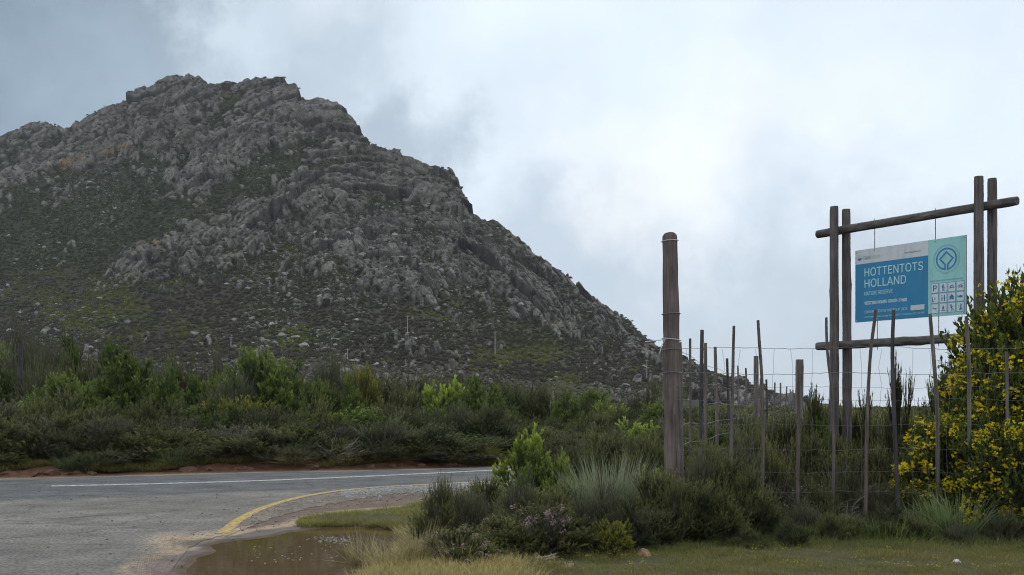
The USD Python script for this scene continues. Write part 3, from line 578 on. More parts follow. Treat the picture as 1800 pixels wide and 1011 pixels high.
# ---- the thicket across the road: shrubs that stand out first
place_px('protea', 0, 160, 318, 603, 36, 'broad dark green protea-like bush, tallest at the left of the roadside thicket')
place_px('protea', 1, 395, 520, 590, 40, 'dark upright bushy shrub poking above the thicket below the orange-stained outcrop')
place_px('protea', 1, 60, 170, 640, 37, 'mid green bush at the left, leaning on the tallest dark bush')
place_px('yellow', 0, 355, 490, 686, 32.5, 'rounded yellow-green bush bulging from the front of the thicket')
place_px('protea', 1, 530, 600, 652, 36, 'small round dark bush left of a slightly lower twin in the thicket')
place_px('protea', 0, 594, 655, 668, 36, 'slightly lower twin of the round dark bushes in the thicket')
place_px('yellow', 0, 605, 668, 625, 44, 'pale yellowish bush showing over the back of the thicket')
place_px('leafy', 0, 735, 830, 652, 37, 'bright green bush crowning the middle of the roadside thicket')
place_px('protea', 0, 800, 905, 662, 36.5, 'long leaved green bush right of the bright one in the thicket')
place_px('leafy', 0, -20, 50, 700, 31.5, 'yellow-green sprig at the very left edge of the thicket')
place_px('leafy', 0, 1080, 1165, 728, 30, 'yellow-green bush left of the corner post beyond the road')
place_px('protea', 1, 1120, 1200, 696, 38, 'dark bush behind the corner post')
place_px('protea', 0, 960, 1030, 690, 40, 'dark green bush at the right end of the thicket, below the power pole')
place_px('leafy', 0, 1040, 1110, 700, 42, 'light green bush among darker ones right of the thicket middle')
top_u = [-300, 0, 60, 130, 200, 300, 330, 390, 525, 560, 640, 680, 740, 800, 860, 960, 1000, 1080, 1170, 1300]
top_y = [625, 618, 612, 628, 640, 655, 662, 655, 660, 668, 668, 680, 690, 690, 690, 702, 708, 708, 712, 716]
top_y = [v - (30 if u_ < 900 else 18) for v, u_ in zip(top_y, top_u)]
rows = [(50, 50, 0.0, 1.0), (44, 62, 0.05, 1.0), (39, 62, 0.25, 0.95), (35, 62, 0.48, 0.9), (32, 46, 0.42, 0.95), (29.6, 38, 0.60, 0.95), (28.0, 30, 0.84, 0.7)]
wordy = {'heath': 'dark feathery shrub', 'olive': 'olive feathery shrub', 'grey': 'grey twiggy shrub', 'protea': 'broad leaved green shrub', 'wispy': 'wispy grey-green shrub', 'bare': 'nearly leafless pale twiggy shrub'}
rowname = ['at the back of the thicket across the road', 'at the back of the thicket across the road', 'in the middle of the thicket across the road', 'in the middle of the thicket across the road', 'along the front of the thicket across the road', 'low along the front of the thicket across the road', 'at the red verge across the road']
for i, (y0, step, dn, wsc) in enumerate(rows):
    u = -90 + rv.uniform(0, 30)
    while u < 1190:
        y = y0 + rv.uniform(-1.5, 1.5) if i < 4 else float(wy_far(u)) + (2.0 if i == 5 else 1.05 if i == 6 else 3.6) + rv.uniform(-0.25, 0.6)
        yt = np.interp(u, top_u, top_y); yt = yt + (np.interp(u, [0, 900], [828, 808]) - yt) * dn + rv.uniform(-22, 18)
        kind = rv.choice(['heath', 'olive', 'grey', 'protea', 'wispy', 'bare'], p=[.36, .31, .08, .12, .08, .05] if i < 6 else [.32, .30, .15, .04, .11, .08])
        wpx = rv.uniform(80, 140) * 36 / y * wsc
        h = zat(yt, y) - gz(at(u, y), y)
        if h > 0.35:
            place_px(kind, int(rv.integers(0, 3)), u - wpx / 2, u + wpx / 2, yt, y, f'{wordy[kind]} {rowname[i]}', f'{wordy[kind]}s {rowname[i]}')
        u += step * rv.uniform(0.7, 1.3)
# ---- scrub beyond: past counting
def clump(seed, n=260, R=1.0, quadw=0.2):
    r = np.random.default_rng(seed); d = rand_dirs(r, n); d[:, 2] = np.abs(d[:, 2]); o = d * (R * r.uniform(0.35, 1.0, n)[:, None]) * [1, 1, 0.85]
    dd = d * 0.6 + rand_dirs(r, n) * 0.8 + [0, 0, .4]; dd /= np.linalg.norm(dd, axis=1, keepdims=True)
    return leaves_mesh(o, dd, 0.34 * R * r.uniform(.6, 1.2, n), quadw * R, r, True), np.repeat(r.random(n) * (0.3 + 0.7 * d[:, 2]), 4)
def far_bushes(name, mats, pos, rad, which, label):
    pr = []
    for k, m in enumerate(mats):
        for v in range(2):
            c, tp = clump(300 + 7 * k + v); pr.append((c, m, {'tip': tp}, 'bush'))
    scatter(name, pr, pos, rv.uniform(0, 6.28, len(pos)), rad, which * 2 + rv.integers(0, 2, len(pos)), label)
M_SLOPE = [leafmat('slope_scrub_dark', (0.026, 0.029, 0.013), (0.048, 0.050, 0.022), (0.062, 0.063, 0.028), .1), leafmat('slope_scrub_olive', (0.034, 0.040, 0.013), (0.062, 0.068, 0.022), (0.082, 0.088, 0.028), .1), leafmat('slope_scrub_yellow', (0.060, 0.068, 0.013), (0.105, 0.112, 0.02), (0.14, 0.14, 0.025), .1), leafmat('slope_scrub_brown', (0.034, 0.028, 0.019), (0.058, 0.049, 0.034), (0.072, 0.062, 0.044), .1)]
wv = area * seen * (1 - 0.80 * frock) * (0.35 + 0.65 * (YY.ravel() > 0)); wv /= wv.sum()
NV = 32000
kv = rv.choice(len(wv), NV, p=wv)
yb = N(lx, ly, (0.03, 0.045), 25, 4).ravel()[kv] + 0.18 * np.exp(-(((fu[kv] - 130) / 260) ** 2 + ((fpy[kv] - 520) / 60) ** 2)) + 0.2 * np.exp(-(((fu[kv] - 930) / 90) ** 2 + ((fpy[kv] - 620) / 14) ** 2))
whv = np.where(yb + rv.normal(0, .06, NV) > 0.66, 2, np.where(brown.ravel()[kv] + rv.normal(0, .2, NV) > 0.6, 3, np.where(rv.random(NV) < .55, 0, 1)))
far_bushes('mountain_scrub', M_SLOPE, flatpos[kv] + np.c_[rv.uniform(-1, 1, (NV, 2)), np.full(NV, -0.15)], rv.uniform(0.35, 1.0, NV) * (0.7 + 0.6 * (flatpos[kv, 1] > 350)), whv, 'low scrub covering the mountain slope')
NV = 5200
yy = 52 + (rv.random(NV) ** 1.6) * 190; uu2 = rv.uniform(-150, 2000, NV); xx = (uu2 - HX) / FOC * yy
keep = ~((np.abs(uu2 - np.interp(yy, [52, 150], [1360, 1400])) < 12) & (yy < 160))
yy, xx, uu2 = yy[keep], xx[keep], uu2[keep]; NV = len(yy)
tm = np.concatenate([flatpos[::7], np.zeros((1, 3))]); kd = cKDTree(flatpos[::7, :2]); _, jj = kd.query(np.c_[xx, yy]); zz = np.maximum(gz(xx, yy), np.where(uu2 < 1440, flatpos[::7][jj, 2], -1))
far_bushes('plain_scrub', [G_DARK, G_OLIVE, G_GREEN, G_GREY], np.c_[xx, yy, zz - 0.1], rv.uniform(0.6, 1.25, NV) * np.where(uu2 > 1200, 0.85, 1.0), rv.choice(4, NV, p=[.4, .35, .15, .1]), 'dense low scrub between the road and the mountain')
# ------------------------------------------------------------------ timber, fences and the sign
W_GREY = wood('weathered_grey_post', (0.105, 0.092, 0.085), (0.20, 0.178, 0.165))
W_BROWN = wood('brown_fence_post', (0.095, 0.073, 0.063), (0.175, 0.136, 0.118))
W_DARK = wood('dark_tarred_stake', (0.040, 0.036, 0.038), (0.085, 0.074, 0.074))
W_STAKE = wood('raw_stake', (0.095, 0.080, 0.070), (0.18, 0.152, 0.132))
W_SIGN = wood('sign_pole_wood', (0.080, 0.066, 0.062), (0.155, 0.130, 0.120))
W_BAR = wood('sign_bar_wood', (0.075, 0.064, 0.060), (0.15, 0.128, 0.118), (5, 5, 28))
M_WIRE = plain('fence_wire', (0.16, 0.15, 0.15), 0.5, 0.2, 10, metallic=0.6)
M_WHITEWIRE = plain('pale_cord', (0.55, 0.53, 0.50), 0.7, 0.1)
def log(path, rad, seed, sides=14, rough=0.05, knots=3, cut=0.0, segs=26, groove=()):
    """A pole along the path (points), radii per point, with slight bends, knots and sawn ends."""
    path = np.asarray(path, float); r = np.random.default_rng(seed)
    dd = np.r_[0, np.cumsum(np.linalg.norm(np.diff(path, axis=0), axis=1))]; s = np.linspace(0, dd[-1], segs)
    c = np.stack([np.interp(s, dd, path[:, k]) for k in range(3)], 1)
    if len(path) > 2:
        lin = c[0] + (c[-1] - c[0]) * (s / dd[-1])[:, None]; c = lin + gaussian_filter(c - lin, [segs / 14, 0], mode='constant')
    R = np.interp(s, dd, np.broadcast_to(rad, len(path)))
    v, f = tubes(c[None], R[None], sides)
    v = v.reshape(segs, sides, 3); a = np.arange(sides) / sides * 2 * np.pi
    q = 1 + rough * (2 * fb(np.stack([np.cos(a)[None] * 1.5 + 0 * s[:, None], np.sin(a)[None] * 1.5 + 0 * s[:, None], s[:, None] * 1.6 + 0 * a[None] + seed], -1), 3, seed) - 1) * 2
    for _ in range(knots):
        ks, ka = r.uniform(0.1, 0.9) * dd[-1], r.uniform(0, 6.28)
        q += 0.16 * np.exp(-((s[:, None] - ks) / (1.2 * R.mean())) ** 2 - (np.angle(np.exp(1j * (a[None] - ka))) / 0.5) ** 2)
    for ga, g0, g1, gw in groove:                                            # splits along the grain
        ww = ga + 0.22 * np.sin(s * 2.1 + seed)[:, None]; q -= gw * np.exp(-(np.angle(np.exp(1j * (a[None] - ww))) / 0.10) ** 2) * (sstep(g0, g0 + .25, s) * sstep(g1, g1 - .25, s))[:, None]
    v = c[:, None] + (v - c[:, None]) * q[..., None]
    v[0] = c[0] + (v[0] - c[0]) * 0.93; v[-1] = c[-1] + (v[-1] - c[-1]) * 0.93
    if cut: v[-1, :, 2] -= cut * (np.cos(a) + 1) * R[-1]; v[-2, :, 2] = np.minimum(v[-2, :, 2], v[-1, :, 2] - 0.004)
    v = v.reshape(-1, 3); n = len(v); v = np.vstack([v, c[0], v[-sides:].mean(0)])
    i = np.arange(sides); j = (i + 1) % sides; b = (segs - 1) * sides
    f = np.vstack([f, np.stack([np.full(sides, n), j, i], 1), np.stack([np.full(sides, n + 1), b + i, b + j], 1)])
    return v, f
def stake_px(pts, y, wpx, seed, **k):
    p = [(at(a, y), y + 0 * a, zat(b, y)) for a, b in pts[::-1]]
    p[0] = (p[0][0], y, -0.12); wpx = wpx * 0.88; rk = np.random.default_rng(seed); p = [p[0]] + [(a + rk.normal(0, .022), b, c_) for a, b, c_ in p[1:-1]] + [p[-1]]; n = len(p)
    return log(p, np.linspace(wpx * 1.08, wpx * 0.92, n) / 2 / FOC * y, seed, sides=8, rough=0.08, knots=4, segs=22, **k)

# ---- near fence, parallel to the picture, from the corner post to the right
YF = 12.6
cx = at(1180, YF)
f1 = thing('game_fence', 'tall wire game fence on stakes running right from the big corner post', 'fence', (0, 0, 0))
put(f1, 'corner_post', log([(at(1184, YF), YF, -0.2), (at(1181, YF), YF, zat(640, YF)), (at(1177, YF), YF, zat(410, YF))], [0.104, 0.104, 0.092], 5, sides=52, rough=0.075, knots=9, cut=0.35, segs=90, groove=((4.55, 1.0, 3.5, .22), (5.2, .2, 2.4, .18), (3.9, 1.6, 3.0, .14), (4.2, .1, 1.6, .2), (0.6, .5, 3.2, .2))), W_BROWN, smooth=50)
put(f1, 'brace_post', log([(at(1199, YF) , YF + 0.22, -0.2), (at(1194, YF), YF + 0.22, zat(600, YF))], [0.075, 0.07], 6, sides=14), W_GREY, smooth=50)
front = [  # top ... base pixels, width, material
    ([(1231, 786), (1229, 830), (1227, 890)], 8, W_GREY), ([(1290, 573), (1286, 700), (1281, 900)], 6.5, W_STAKE), ([(1332, 563), (1338, 600), (1344, 665), (1346, 780), (1338, 935)], 6.5, W_STAKE),
    ([(1404, 640), (1402, 760), (1401, 945)], 7, W_BROWN), ([(1453, 558), (1455, 610), (1463, 690), (1462, 800), (1462, 950)], 6, W_STAKE), ([(1541, 545), (1531, 600), (1523, 720), (1521, 905)], 7, W_BROWN),
    ([(1572, 545), (1577, 600), (1577, 720), (1582, 940)], 8, W_DARK), ([(1634, 552), (1638, 610), (1644, 720), (1649, 890)], 8, W_STAKE), ([(1698, 556), (1704, 640), (1707, 740), (1708, 900)], 8, W_STAKE), ([(1769, 618), (1772, 700), (1771, 900)], 7, W_STAKE), ([(1826, 590), (1824, 900)], 7, W_STAKE)]
for k, (p, w, m) in enumerate(front):
    put(f1, 'stake', stake_px(p, YF - 0.03 + 0.012 * (k % 3), w, 20 + k), m, smooth=50)
wr = np.random.default_rng(8)
def wire(pts, r=0.0036): return tubes(np.asarray(pts)[None], np.full((1, len(pts)), r), 4)
zw = [zat(v, YF) for v in (614, 657, 681, 703, 747, 790, 830, 865)]
xw = np.linspace(at(1183, YF), at(1850, YF), 60)
def wz(z0, k): return [(q, YF - 0.11 + 0.1 * min(1, (q - xw[0]) / 0.5), z0 + 0.012 * math.sin(q * 3.1 + k) + wr.normal(0, 0.004) + (0.02 * math.sin(math.pi * (q - xw[0]) / 4.6) if k == 0 else 0)) for q in xw]
for k, z0 in enumerate(zw):
    put(f1, 'strand', wire(wz(z0, k), 0.0032 if k < 2 else 0.0018), M_WIRE)
u = 1206
while u < 1850:
    pts = [(at(u + wr.normal(0, 2.2) - 9 * t * (1 if u < 1420 else 0.2), YF), YF - 0.01, zw[0] + (zw[-1] - zw[0]) * t) for t in np.linspace(0, 1, 9)]
    put(f1, 'upright_wire', wire(pts, 0.0019), M_WIRE); u += wr.uniform(26, 36)
px0, py0 = at(1180, YF), YF - 0.0
def loop(z, tilt, r=0.118, th=0.005):
    a = np.linspace(0, 2 * np.pi, 22); xc = np.interp(z, [0, zat(640, YF), zat(410, YF)], [at(1184, YF), at(1181, YF), at(1177, YF)]); return wire([(xc + r * math.cos(q), py0 + r * math.sin(q), z + tilt * math.cos(q)) for q in a], th)
for z0, tl, mm, rr in ((zat(424, YF), 0.006, M_WHITEWIRE, 0.108), (zat(552, YF), 0.004, M_WIRE, 0.118), (zat(597, YF), -0.015, M_WHITEWIRE, 0.120), (zat(614, YF), 0.01, M_WIRE, 0.121), (zat(655, YF), 0.0, M_WIRE, 0.121)):
    put(f1, 'binding', loop(z0, tl, rr), mm)
put(f1, 'loose_wire_end', wire([(px0 - 0.09, py0 - 0.1, zat(598, YF)), (at(1160, YF), py0 - 0.16, zat(599, YF)), (at(1130, YF), py0 - 0.2, zat(603, YF))], 0.006), M_WHITEWIRE)
put(f1, 'loose_wire_end', wire([(px0 - 0.1, py0 - 0.1, zat(600, YF)), (at(1161, YF), py0 - 0.12, zat(608, YF)), (at(1157, YF), py0 - 0.12, zat(622, YF))], 0.005), M_WHITEWIRE)

# ---- far fence, running away from the corner post
f2 = thing('receding_fence', 'line of fence stakes running away from the corner post towards the mountain', 'fence', (0, 0, 0))
def yline(px): return 3010.0 / (1415 - px)
far = [(1213, 595, 1211, 4.5, W_STAKE), (1234, 580, 1228, 7, W_DARK), (1240, 603, 1239, 6, W_STAKE), (1257, 610, 1261, 6, W_STAKE), (1278, 630, 1283, 5, W_DARK), (1297, 643, 1299, 3.4, W_GREY), (1311, 647, 1315, 3.6, W_GREY), (1329, 626, 1328, 9, W_BROWN), (1337, 665, 1336, 3.6, W_STAKE), (1347, 667, 1348, 4, W_DARK),
       (1362, 672, 1360, 3, W_STAKE), (1372, 673, 1371, 3, W_STAKE), (1383, 679, 1380, 2.6, W_STAKE), (1389, 684, 1389, 2, W_GREY), (1394, 685, 1394, 2, W_GREY), (1404, 632, 1402, 13, W_GREY)]
tops = []
for k, (a, t, b, w, m) in enumerate(far):
    y = yline((a + b) / 2) if a != 1404 else 27.0
    if a == 1404:
        continue
    x0, x1 = at(b, y), at(a, y); g0 = float(gz(x0, y))
    put(f2, 'thick_post' if w > 8 else 'stake', log([(x0, y, g0 - 0.1), (x1 * .5 + x0 * .5 + 0.01, y, (g0 + zat(t, y)) / 2), (x1, y, zat(t, y))], w / 2 / FOC * y, 60 + k, sides=7, rough=0.08, knots=2, segs=10), m, smooth=50)
    tops.append((y, x0))
tops.sort()
for k, z0 in enumerate((2.38, 2.06, 1.72, 1.38, 1.1, 0.8, 0.5)):
    put(f2, 'strand', wire([(at(1186, 12.7), 12.75, z0)] + [(x + 0.02, y, z0 + float(gz(x, y)) + 0.03 * math.sin(y)) for y, x in tops], 0.004), M_WIRE)
lone = thing('gate_post', 'thick grey post with a split knot standing alone behind a thin brown stake', 'post', (at(1404, 20.0), 20.0, 0))
put(lone, 'post', log([(0, 0, -0.1), (0.02, 0, zat(632, 20.0))], [0.080, 0.078], 91, sides=14, knots=3), W_GREY, smooth=50)

# ---- the sign
e = np.array([0.577, -0.816]); e /= np.linalg.norm(e); nrm = np.array([-e[1] * -1, 0]);
nrm = np.array([e[1], -e[0]])                                        # towards the camera, to the left
S0 = np.array([5.31, 17.3])
def sp(s, off=0.0, z=0.0): q = S0 + e * s + nrm * off; return np.array([q[0], q[1], z])
sg = thing('reserve_sign', 'blue and mint reserve sign board hung in a frame of round poles', 'sign', (0, 0, 0))
for s, off, r, zt, sd in ((0.455, 0.165, 0.073, 5.03, 1), (0.47, -0.165, 0.075, 5.02, 2), (3.0, 0.165, 0.072, 5.05, 3), (3.02, -0.165, 0.070, 5.06, 4)):
    put(sg, 'post', log([sp(s, off, -0.2), sp(s + 0.015, off, 2.4), sp(s + (0.01 if sd != 2 else -.01), off, zt)], [r * 1.08, r * 1.03, r * .93], 200 + sd, sides=36, rough=0.07, knots=9, segs=70, groove=((4.6, .8, 3.9, .14), (3.8, 2.2, 4.7, .12), (5.3, .3, 2.6, .14))), W_SIGN, smooth=50)
put(sg, 'upper_bar', log([sp(0.0, 0, 4.645), sp(1.7, 0, 4.64), sp(3.50, 0, 4.63)], [0.072, 0.068, 0.068], 211, sides=18, knots=4, segs=40), W_BAR, smooth=50)
put(sg, 'lower_bar', log([sp(0.0, 0, 2.697), sp(1.7, 0, 2.69), sp(3.45, 0, 2.685)], [0.072, 0.070, 0.066], 212, sides=18, knots=4, segs=40), W_BAR, smooth=50)
B0, BW, BH, ZT = 0.769, 1.957, 1.2, 4.256
TH = 0.02
def bl(v, f=None, off=0.0):
    """Board coordinates (along, down from the top, out) to the world."""
    v = np.asarray(v, float); q = S0[None] + e[None] * (B0 + v[:, :1]) + nrm[None] * (TH / 2 + off + v[:, 2:3])
    return np.c_[q, ZT - 0.012 * v[:, 0] / BW - v[:, 1]]
def flat(shape, off, depth=0.0015):
    ms = [trimesh.creation.extrude_polygon(g_, depth, engine='earcut') for g_ in getattr(shape, 'geoms', [shape]) if g_.area > 1e-8]
    v, f = join(*ms); return bl(v, off=off), f[:, ::-1]
def colr(name, c, rough=0.45, var=0.04):
    n = {"g": ("geometry", {}), "mp": ("mapping", {"scale": (6.0, 6.0, 1.3)}), "n": ("noise_texture", {"scale": 1.6, "detail": 6.0, "roughness": 0.7}), "r": ("rgb_ramp", {"ramp": [(0.28, tuple(x * 0.80 + 0.012 for x in c)), (0.5, c), (0.75, tuple(min(1, x * 1.07 + 0.01) for x in c))]}), "p": ("principled_bsdf", {"roughness": rough})}
    return mat(name, n, [("g.position", "mp.vector"), ("mp.vector", "n.vector"), ("n.fac", "r.fac"), ("r.color", "p.base_color")])
C_BLUE, C_MINT, C_WHITE, C_DEEP = colr('sign_blue', (0.005, 0.165, 0.315), .4, .08), colr('sign_mint', (0.27, 0.53, 0.50), .4, .05), colr('sign_pale_grey', (0.52, 0.53, 0.53)), colr('sign_deep_blue', (0.02, 0.13, 0.33))
C_LET, C_LET2, C_GREYL, C_PALEG, C_LOGO, C_BACK = colr('sign_letter', (0.42, 0.66, 0.66)), colr('sign_small_letter', (0.60, 0.70, 0.72)), colr('sign_grey_letter', (0.22, 0.25, 0.27)), colr('sign_faint_letter', (0.42, 0.50, 0.46)), colr('sign_emblem', (0.025, 0.17, 0.40)), plain('sign_back_metal', (0.35, 0.36, 0.37), .5)
C_FAINT = colr('sign_faint_ring', (0.20, 0.44, 0.44)); C_TILE = colr('sign_tile_white', (0.56, 0.60, 0.60)); C_TEDGE = colr('sign_tile_edge', (0.12, 0.30, 0.40))
bd = np.array([[0, 0, -TH], [BW, 0, -TH], [BW, BH, -TH], [0, BH, -TH], [0, 0, 0], [BW, 0, 0], [BW, BH, 0], [0, BH, 0]], float)
bf = np.array([[0, 1, 2], [0, 2, 3], [4, 6, 5], [4, 7, 6], [0, 5, 1], [0, 4, 5], [1, 6, 2], [1, 5, 6], [2, 7, 3], [2, 6, 7], [3, 4, 0], [3, 7, 4]])
board = str(put(sg, 'board', (bl(bd), bf[:, ::-1]), C_BACK).GetPath())
XS = 0.68 * BW
put(board, 'header_panel', flat(sbox(0.003, 0.003, XS - .001, 0.235), 0.0, 0.002), C_WHITE)
put(board, 'blue_panel', flat(sbox(0.003, 0.236, XS - .001, BH - .003), 0.0, 0.002), C_BLUE)
put(board, 'mint_panel', flat(sbox(XS, 0.003, BW - .003, BH - .003), 0.0, 0.002), C_MINT)
def text(t, x, base, h, width, m, bold=False, name='lettering', thin=False, wordy=None):
    tm = meshkit.text_mesh(t, h, 0.0015, bold); v = np.array(tm.vertices); w0 = v[:, 0].max() - v[:, 0].min()
    v[:, 0] = x + (v[:, 0] - v[:, 0].min()) * width / w0; v[:, 1] = base - v[:, 1]
    return put(board, name, (bl(v, off=0.0035), np.array(tm.faces)), m)
text('HOTTENTOTS', 0.183, 0.450, 0.134, 1.062, C_LET)
text('HOLLAND', 0.183, 0.635, 0.134, 0.765, C_LET)
text('NATURE RESERVE', 0.183, 0.765, 0.062, 0.52, C_LET)
text('VISITING HOURS  07h30-19h00', 0.183, 0.918, 0.05, 0.78, C_LET2, True)
text('CONSERVATION FEE PAYABLE AT GATE', 0.183, 1.060, 0.042, 0.785, C_LET)
text('VISIT PERMIT: Please arrange  021 483 0190  Conservation 087 741 3000', 0.183, 1.138, 0.026, 1.09, C_LET)
put(board, 'price_patch', flat(sbox(1.03, 0.995, 1.268, 1.075), 0.0035), C_WHITE)
text('Cape', 0.150, 0.165, 0.062, 0.135, C_GREYL)
text('Nature', 0.292, 0.165, 0.062, 0.19, C_PALEG)
text('www.capenature.co.za', 0.92, 0.155, 0.022, 0.285, C_GREYL)
lg = Point(0.088, 0.135).buffer(0.040)
put(board, 'logo_bowl', flat(lg.intersection(sbox(0, 0.137, 1, 1)).difference(Polygon([(0.078, 0.13), (0.098, 0.13), (0.09, 0.158)])), 0.0035), C_DEEP)
put(board, 'logo_bud', flat(Polygon([(0.088, 0.068), (0.115, 0.105), (0.118, 0.128), (0.06, 0.128), (0.062, 0.105)]).buffer(0.006), 0.0035), colr('logo_green', (0.42, 0.52, 0.40)))
ex, ey = XS + 0.305, 0.325
put(board, 'emblem_halo', flat(Point(ex, ey).buffer(0.222, 48).difference(Point(ex, ey).buffer(0.200, 48)), 0.0035, 0.0008), C_FAINT)
ring = Point(ex, ey).buffer(0.172, 48).difference(Point(ex, ey).buffer(0.148, 48)).difference(sbox(ex - 0.012, ey + 0.05, ex + 0.012, ey + 0.25))
dia = LineString([(ex - 0.022, ey + 0.165), (ex - 0.022, ey + 0.085), (ex - 0.108, ey - 0.005), (ex, ey - 0.105), (ex + 0.108, ey - 0.005), (ex + 0.022, ey + 0.085), (ex + 0.022, ey + 0.165)]).buffer(0.0115, join_style=2, cap_style=2)
put(board, 'emblem', flat(ring.union(dia), 0.0035), C_LOGO)
text('Please conserve our natural heritage sites', XS + 0.035, 0.655, 0.024, 0.535, C_FAINT)
for bx, by in ((0.03, 0.03), (BW - 0.03, 0.03), (0.03, BH - 0.03), (BW - 0.03, BH - 0.03), (0.37, 0.03), (1.45, 0.03), (0.42, BH - 0.03), (1.5, BH - 0.03)):
    put(board, 'bolt', flat(Point(bx, by).buffer(0.011, 3), 0.003, 0.006), C_BACK)
# pictograms: four across, three down
def ln(pts, w): return LineString(pts).buffer(w / 2)
def circ(x, y, r): return Point(x, y).buffer(r)
def pict(k):
    U_ = shapely.union_all
    man = [circ(.5, .16, .09), ln([(.5, .28), (.48, .55)], .16), ln([(.48, .55), (.36, .9)], .09), ln([(.5, .55), (.62, .9)], .09), ln([(.52, .3), (.68, .5)], .07), ln([(.46, .3), (.34, .5)], .07)]
    if k == 1: return U_(man + [ln([(.72, .4), (.74, .9)], .03), sbox(.3, .24, .42, .46)])
    if k == 2: return U_([circ(.30, .42, .09), ln([(.42, .36), (.62, .30), (.78, .46)], .09), ln([(.15, .62), (.5, .56), (.9, .6)], .10)])
    if k == 3: return U_([circ(.26, .58, .17).difference(circ(.26, .58, .12)), circ(.75, .58, .17).difference(circ(.75, .58, .12)), ln([(.26, .58), (.42, .36), (.66, .36), (.75, .58), (.52, .58), (.42, .36)], .05), ln([(.6, .3), (.7, .26)], .05)])
    if k == 4: return U_([Polygon([(.06, .28), (.14, .3), (.2, .7), (.42, .92), (.06, .94)]), ln([(.55, .3), (.42, .62), (.6, .5)], .05)])
    if k == 5: return U_([circ(.3, .22, .08), Polygon([(.3, .3), (.16, .62), (.44, .62)]), ln([(.27, .6), (.27, .86)], .06), ln([(.34, .6), (.34, .86)], .06), circ(.7, .22, .08), sbox(.6, .32, .8, .6), ln([(.66, .58), (.66, .86)], .07), ln([(.75, .58), (.75, .86)], .07)])
    if k == 6: return U_([Polygon([(.5, .12), (.86, .48), (.80, .55), (.88, .78), (.6, .78), (.5, .62), (.4, .78), (.12, .78), (.2, .55), (.14, .48)])])
    if k == 7: return U_([shapely.affinity.scale(circ(.56, .5, .3), 1.0, .48), Polygon([(.34, .5), (.08, .34), (.08, .66)])])
    if k == 8: return U_([ln([(.1, .46), (.9, .5)], .07), ln([(.2, .2), (.85, .85)], .04), ln([(.55, .48), (.62, .62)], .07)])
    if k == 9: return U_([Polygon([(.5, .12), (.66, .42), (.62, .66), (.38, .66), (.34, .42)]), ln([(.26, .80), (.74, .76)], .06), ln([(.26, .74), (.74, .82)], .06)])
    if k == 10: return U_([shapely.affinity.rotate(q, -18, origin=(.5, .5)) for q in man] + [ln([(.15, .15), (.9, .92)], .035)])
    if k == 11: return U_([Polygon([(.52, .12), (.72, .18), (.66, .42), (.70, .88), (.32, .9), (.36, .74), (.5, .56)]), ln([(.12, .3), (.9, .85)], .035)])
import shapely.affinity
for k in range(12):
    i, j = k % 4, k // 4
    tx, ty, tw, thh = XS + 0.058 + 0.140 * i, 0.695 + 0.158 * j, 0.112, 0.136
    put(board, 'tile_edge', flat(sbox(tx - .004, ty - .004, tx + tw + .004, ty + thh + .004).buffer(0.006), 0.0025, 0.0010), C_TEDGE)
    put(board, 'tile', flat(sbox(tx + .008, ty + .008, tx + tw - .008, ty + thh - .008).buffer(0.008), 0.004, 0.001), C_TILE)
    if k == 0:
        tm = meshkit.text_mesh('P', 0.085, 0.0012, True); v = np.array(tm.vertices); v[:, 0] += tx + 0.028 - v[:, 0].min(); v[:, 1] = ty + 0.108 - v[:, 1]
        put(board, 'symbol', (bl(v, off=0.006), np.array(tm.faces)), C_DEEP)
    else:
        shp = shapely.affinity.affine_transform(pict(k), [tw * .92, 0, 0, thh * .92, tx + tw * .04, ty + thh * .04])
        put(board, 'symbol', flat(shp, 0.006, 0.0012), C_DEEP)
for s, z1, z0 in ((1.135, 4.74, 4.235), (2.215, 4.73, 4.225), (1.185, 3.062, 2.58), (2.27, 3.055, 2.58)):
    a = sp(s, 0.0, z1); b = sp(s, 0.0, z0)
    put(sg, 'hanging_rod', tubes(np.array([[a, (a + b) / 2, b]]), 0.0065, 6), M_WIRE)
# ------------------------------------------------------------------ near plants and small things
def petals(o, n, r, size, seed):
    """n little five-petalled flowers about the points o (each on a random spot near one)."""
    rr = np.random.default_rng(seed); k = rr.integers(0, len(o), n); c = o[k] + rand_dirs(rr, n) * r
    ax = rand_dirs(rr, n) + np.array([0, -0.2, 0.9]); ax /= np.linalg.norm(ax, axis=1, keepdims=True)
    a = np.cross(ax, rand_dirs(rr, n)); a /= np.linalg.norm(a, axis=1, keepdims=True); b = np.cross(ax, a)
    os_, ds = [], []
    for q in range(5):
        t = q * 2 * np.pi / 5; os_.append(c); ds.append(a * math.cos(t) + b * math.sin(t) + 0.25 * ax)
    o2, d2 = np.concatenate(os_), np.concatenate(ds); s = np.tile(size * rr.uniform(.7, 1.2, n), 5)
    return leaves_mesh(o2, d2 / np.linalg.norm(d2, axis=1, keepdims=True), s, s * 0.7, rr, True), np.zeros(4 * len(o2))
F_YEL = leafmat('yellow_petals', (0.66, 0.54, 0.012), (0.88, 0.78, 0.03), (0.88, 0.78, 0.03), .3)
F_PINK = leafmat('pink_petals', (0.40, 0.28, 0.33), (0.60, 0.47, 0.52), (0.60, 0.47, 0.52), .2)
F_WHITE = leafmat('white_petals', (0.40, 0.39, 0.36), (0.62, 0.61, 0.58), (0.62, 0.61, 0.58), .2)
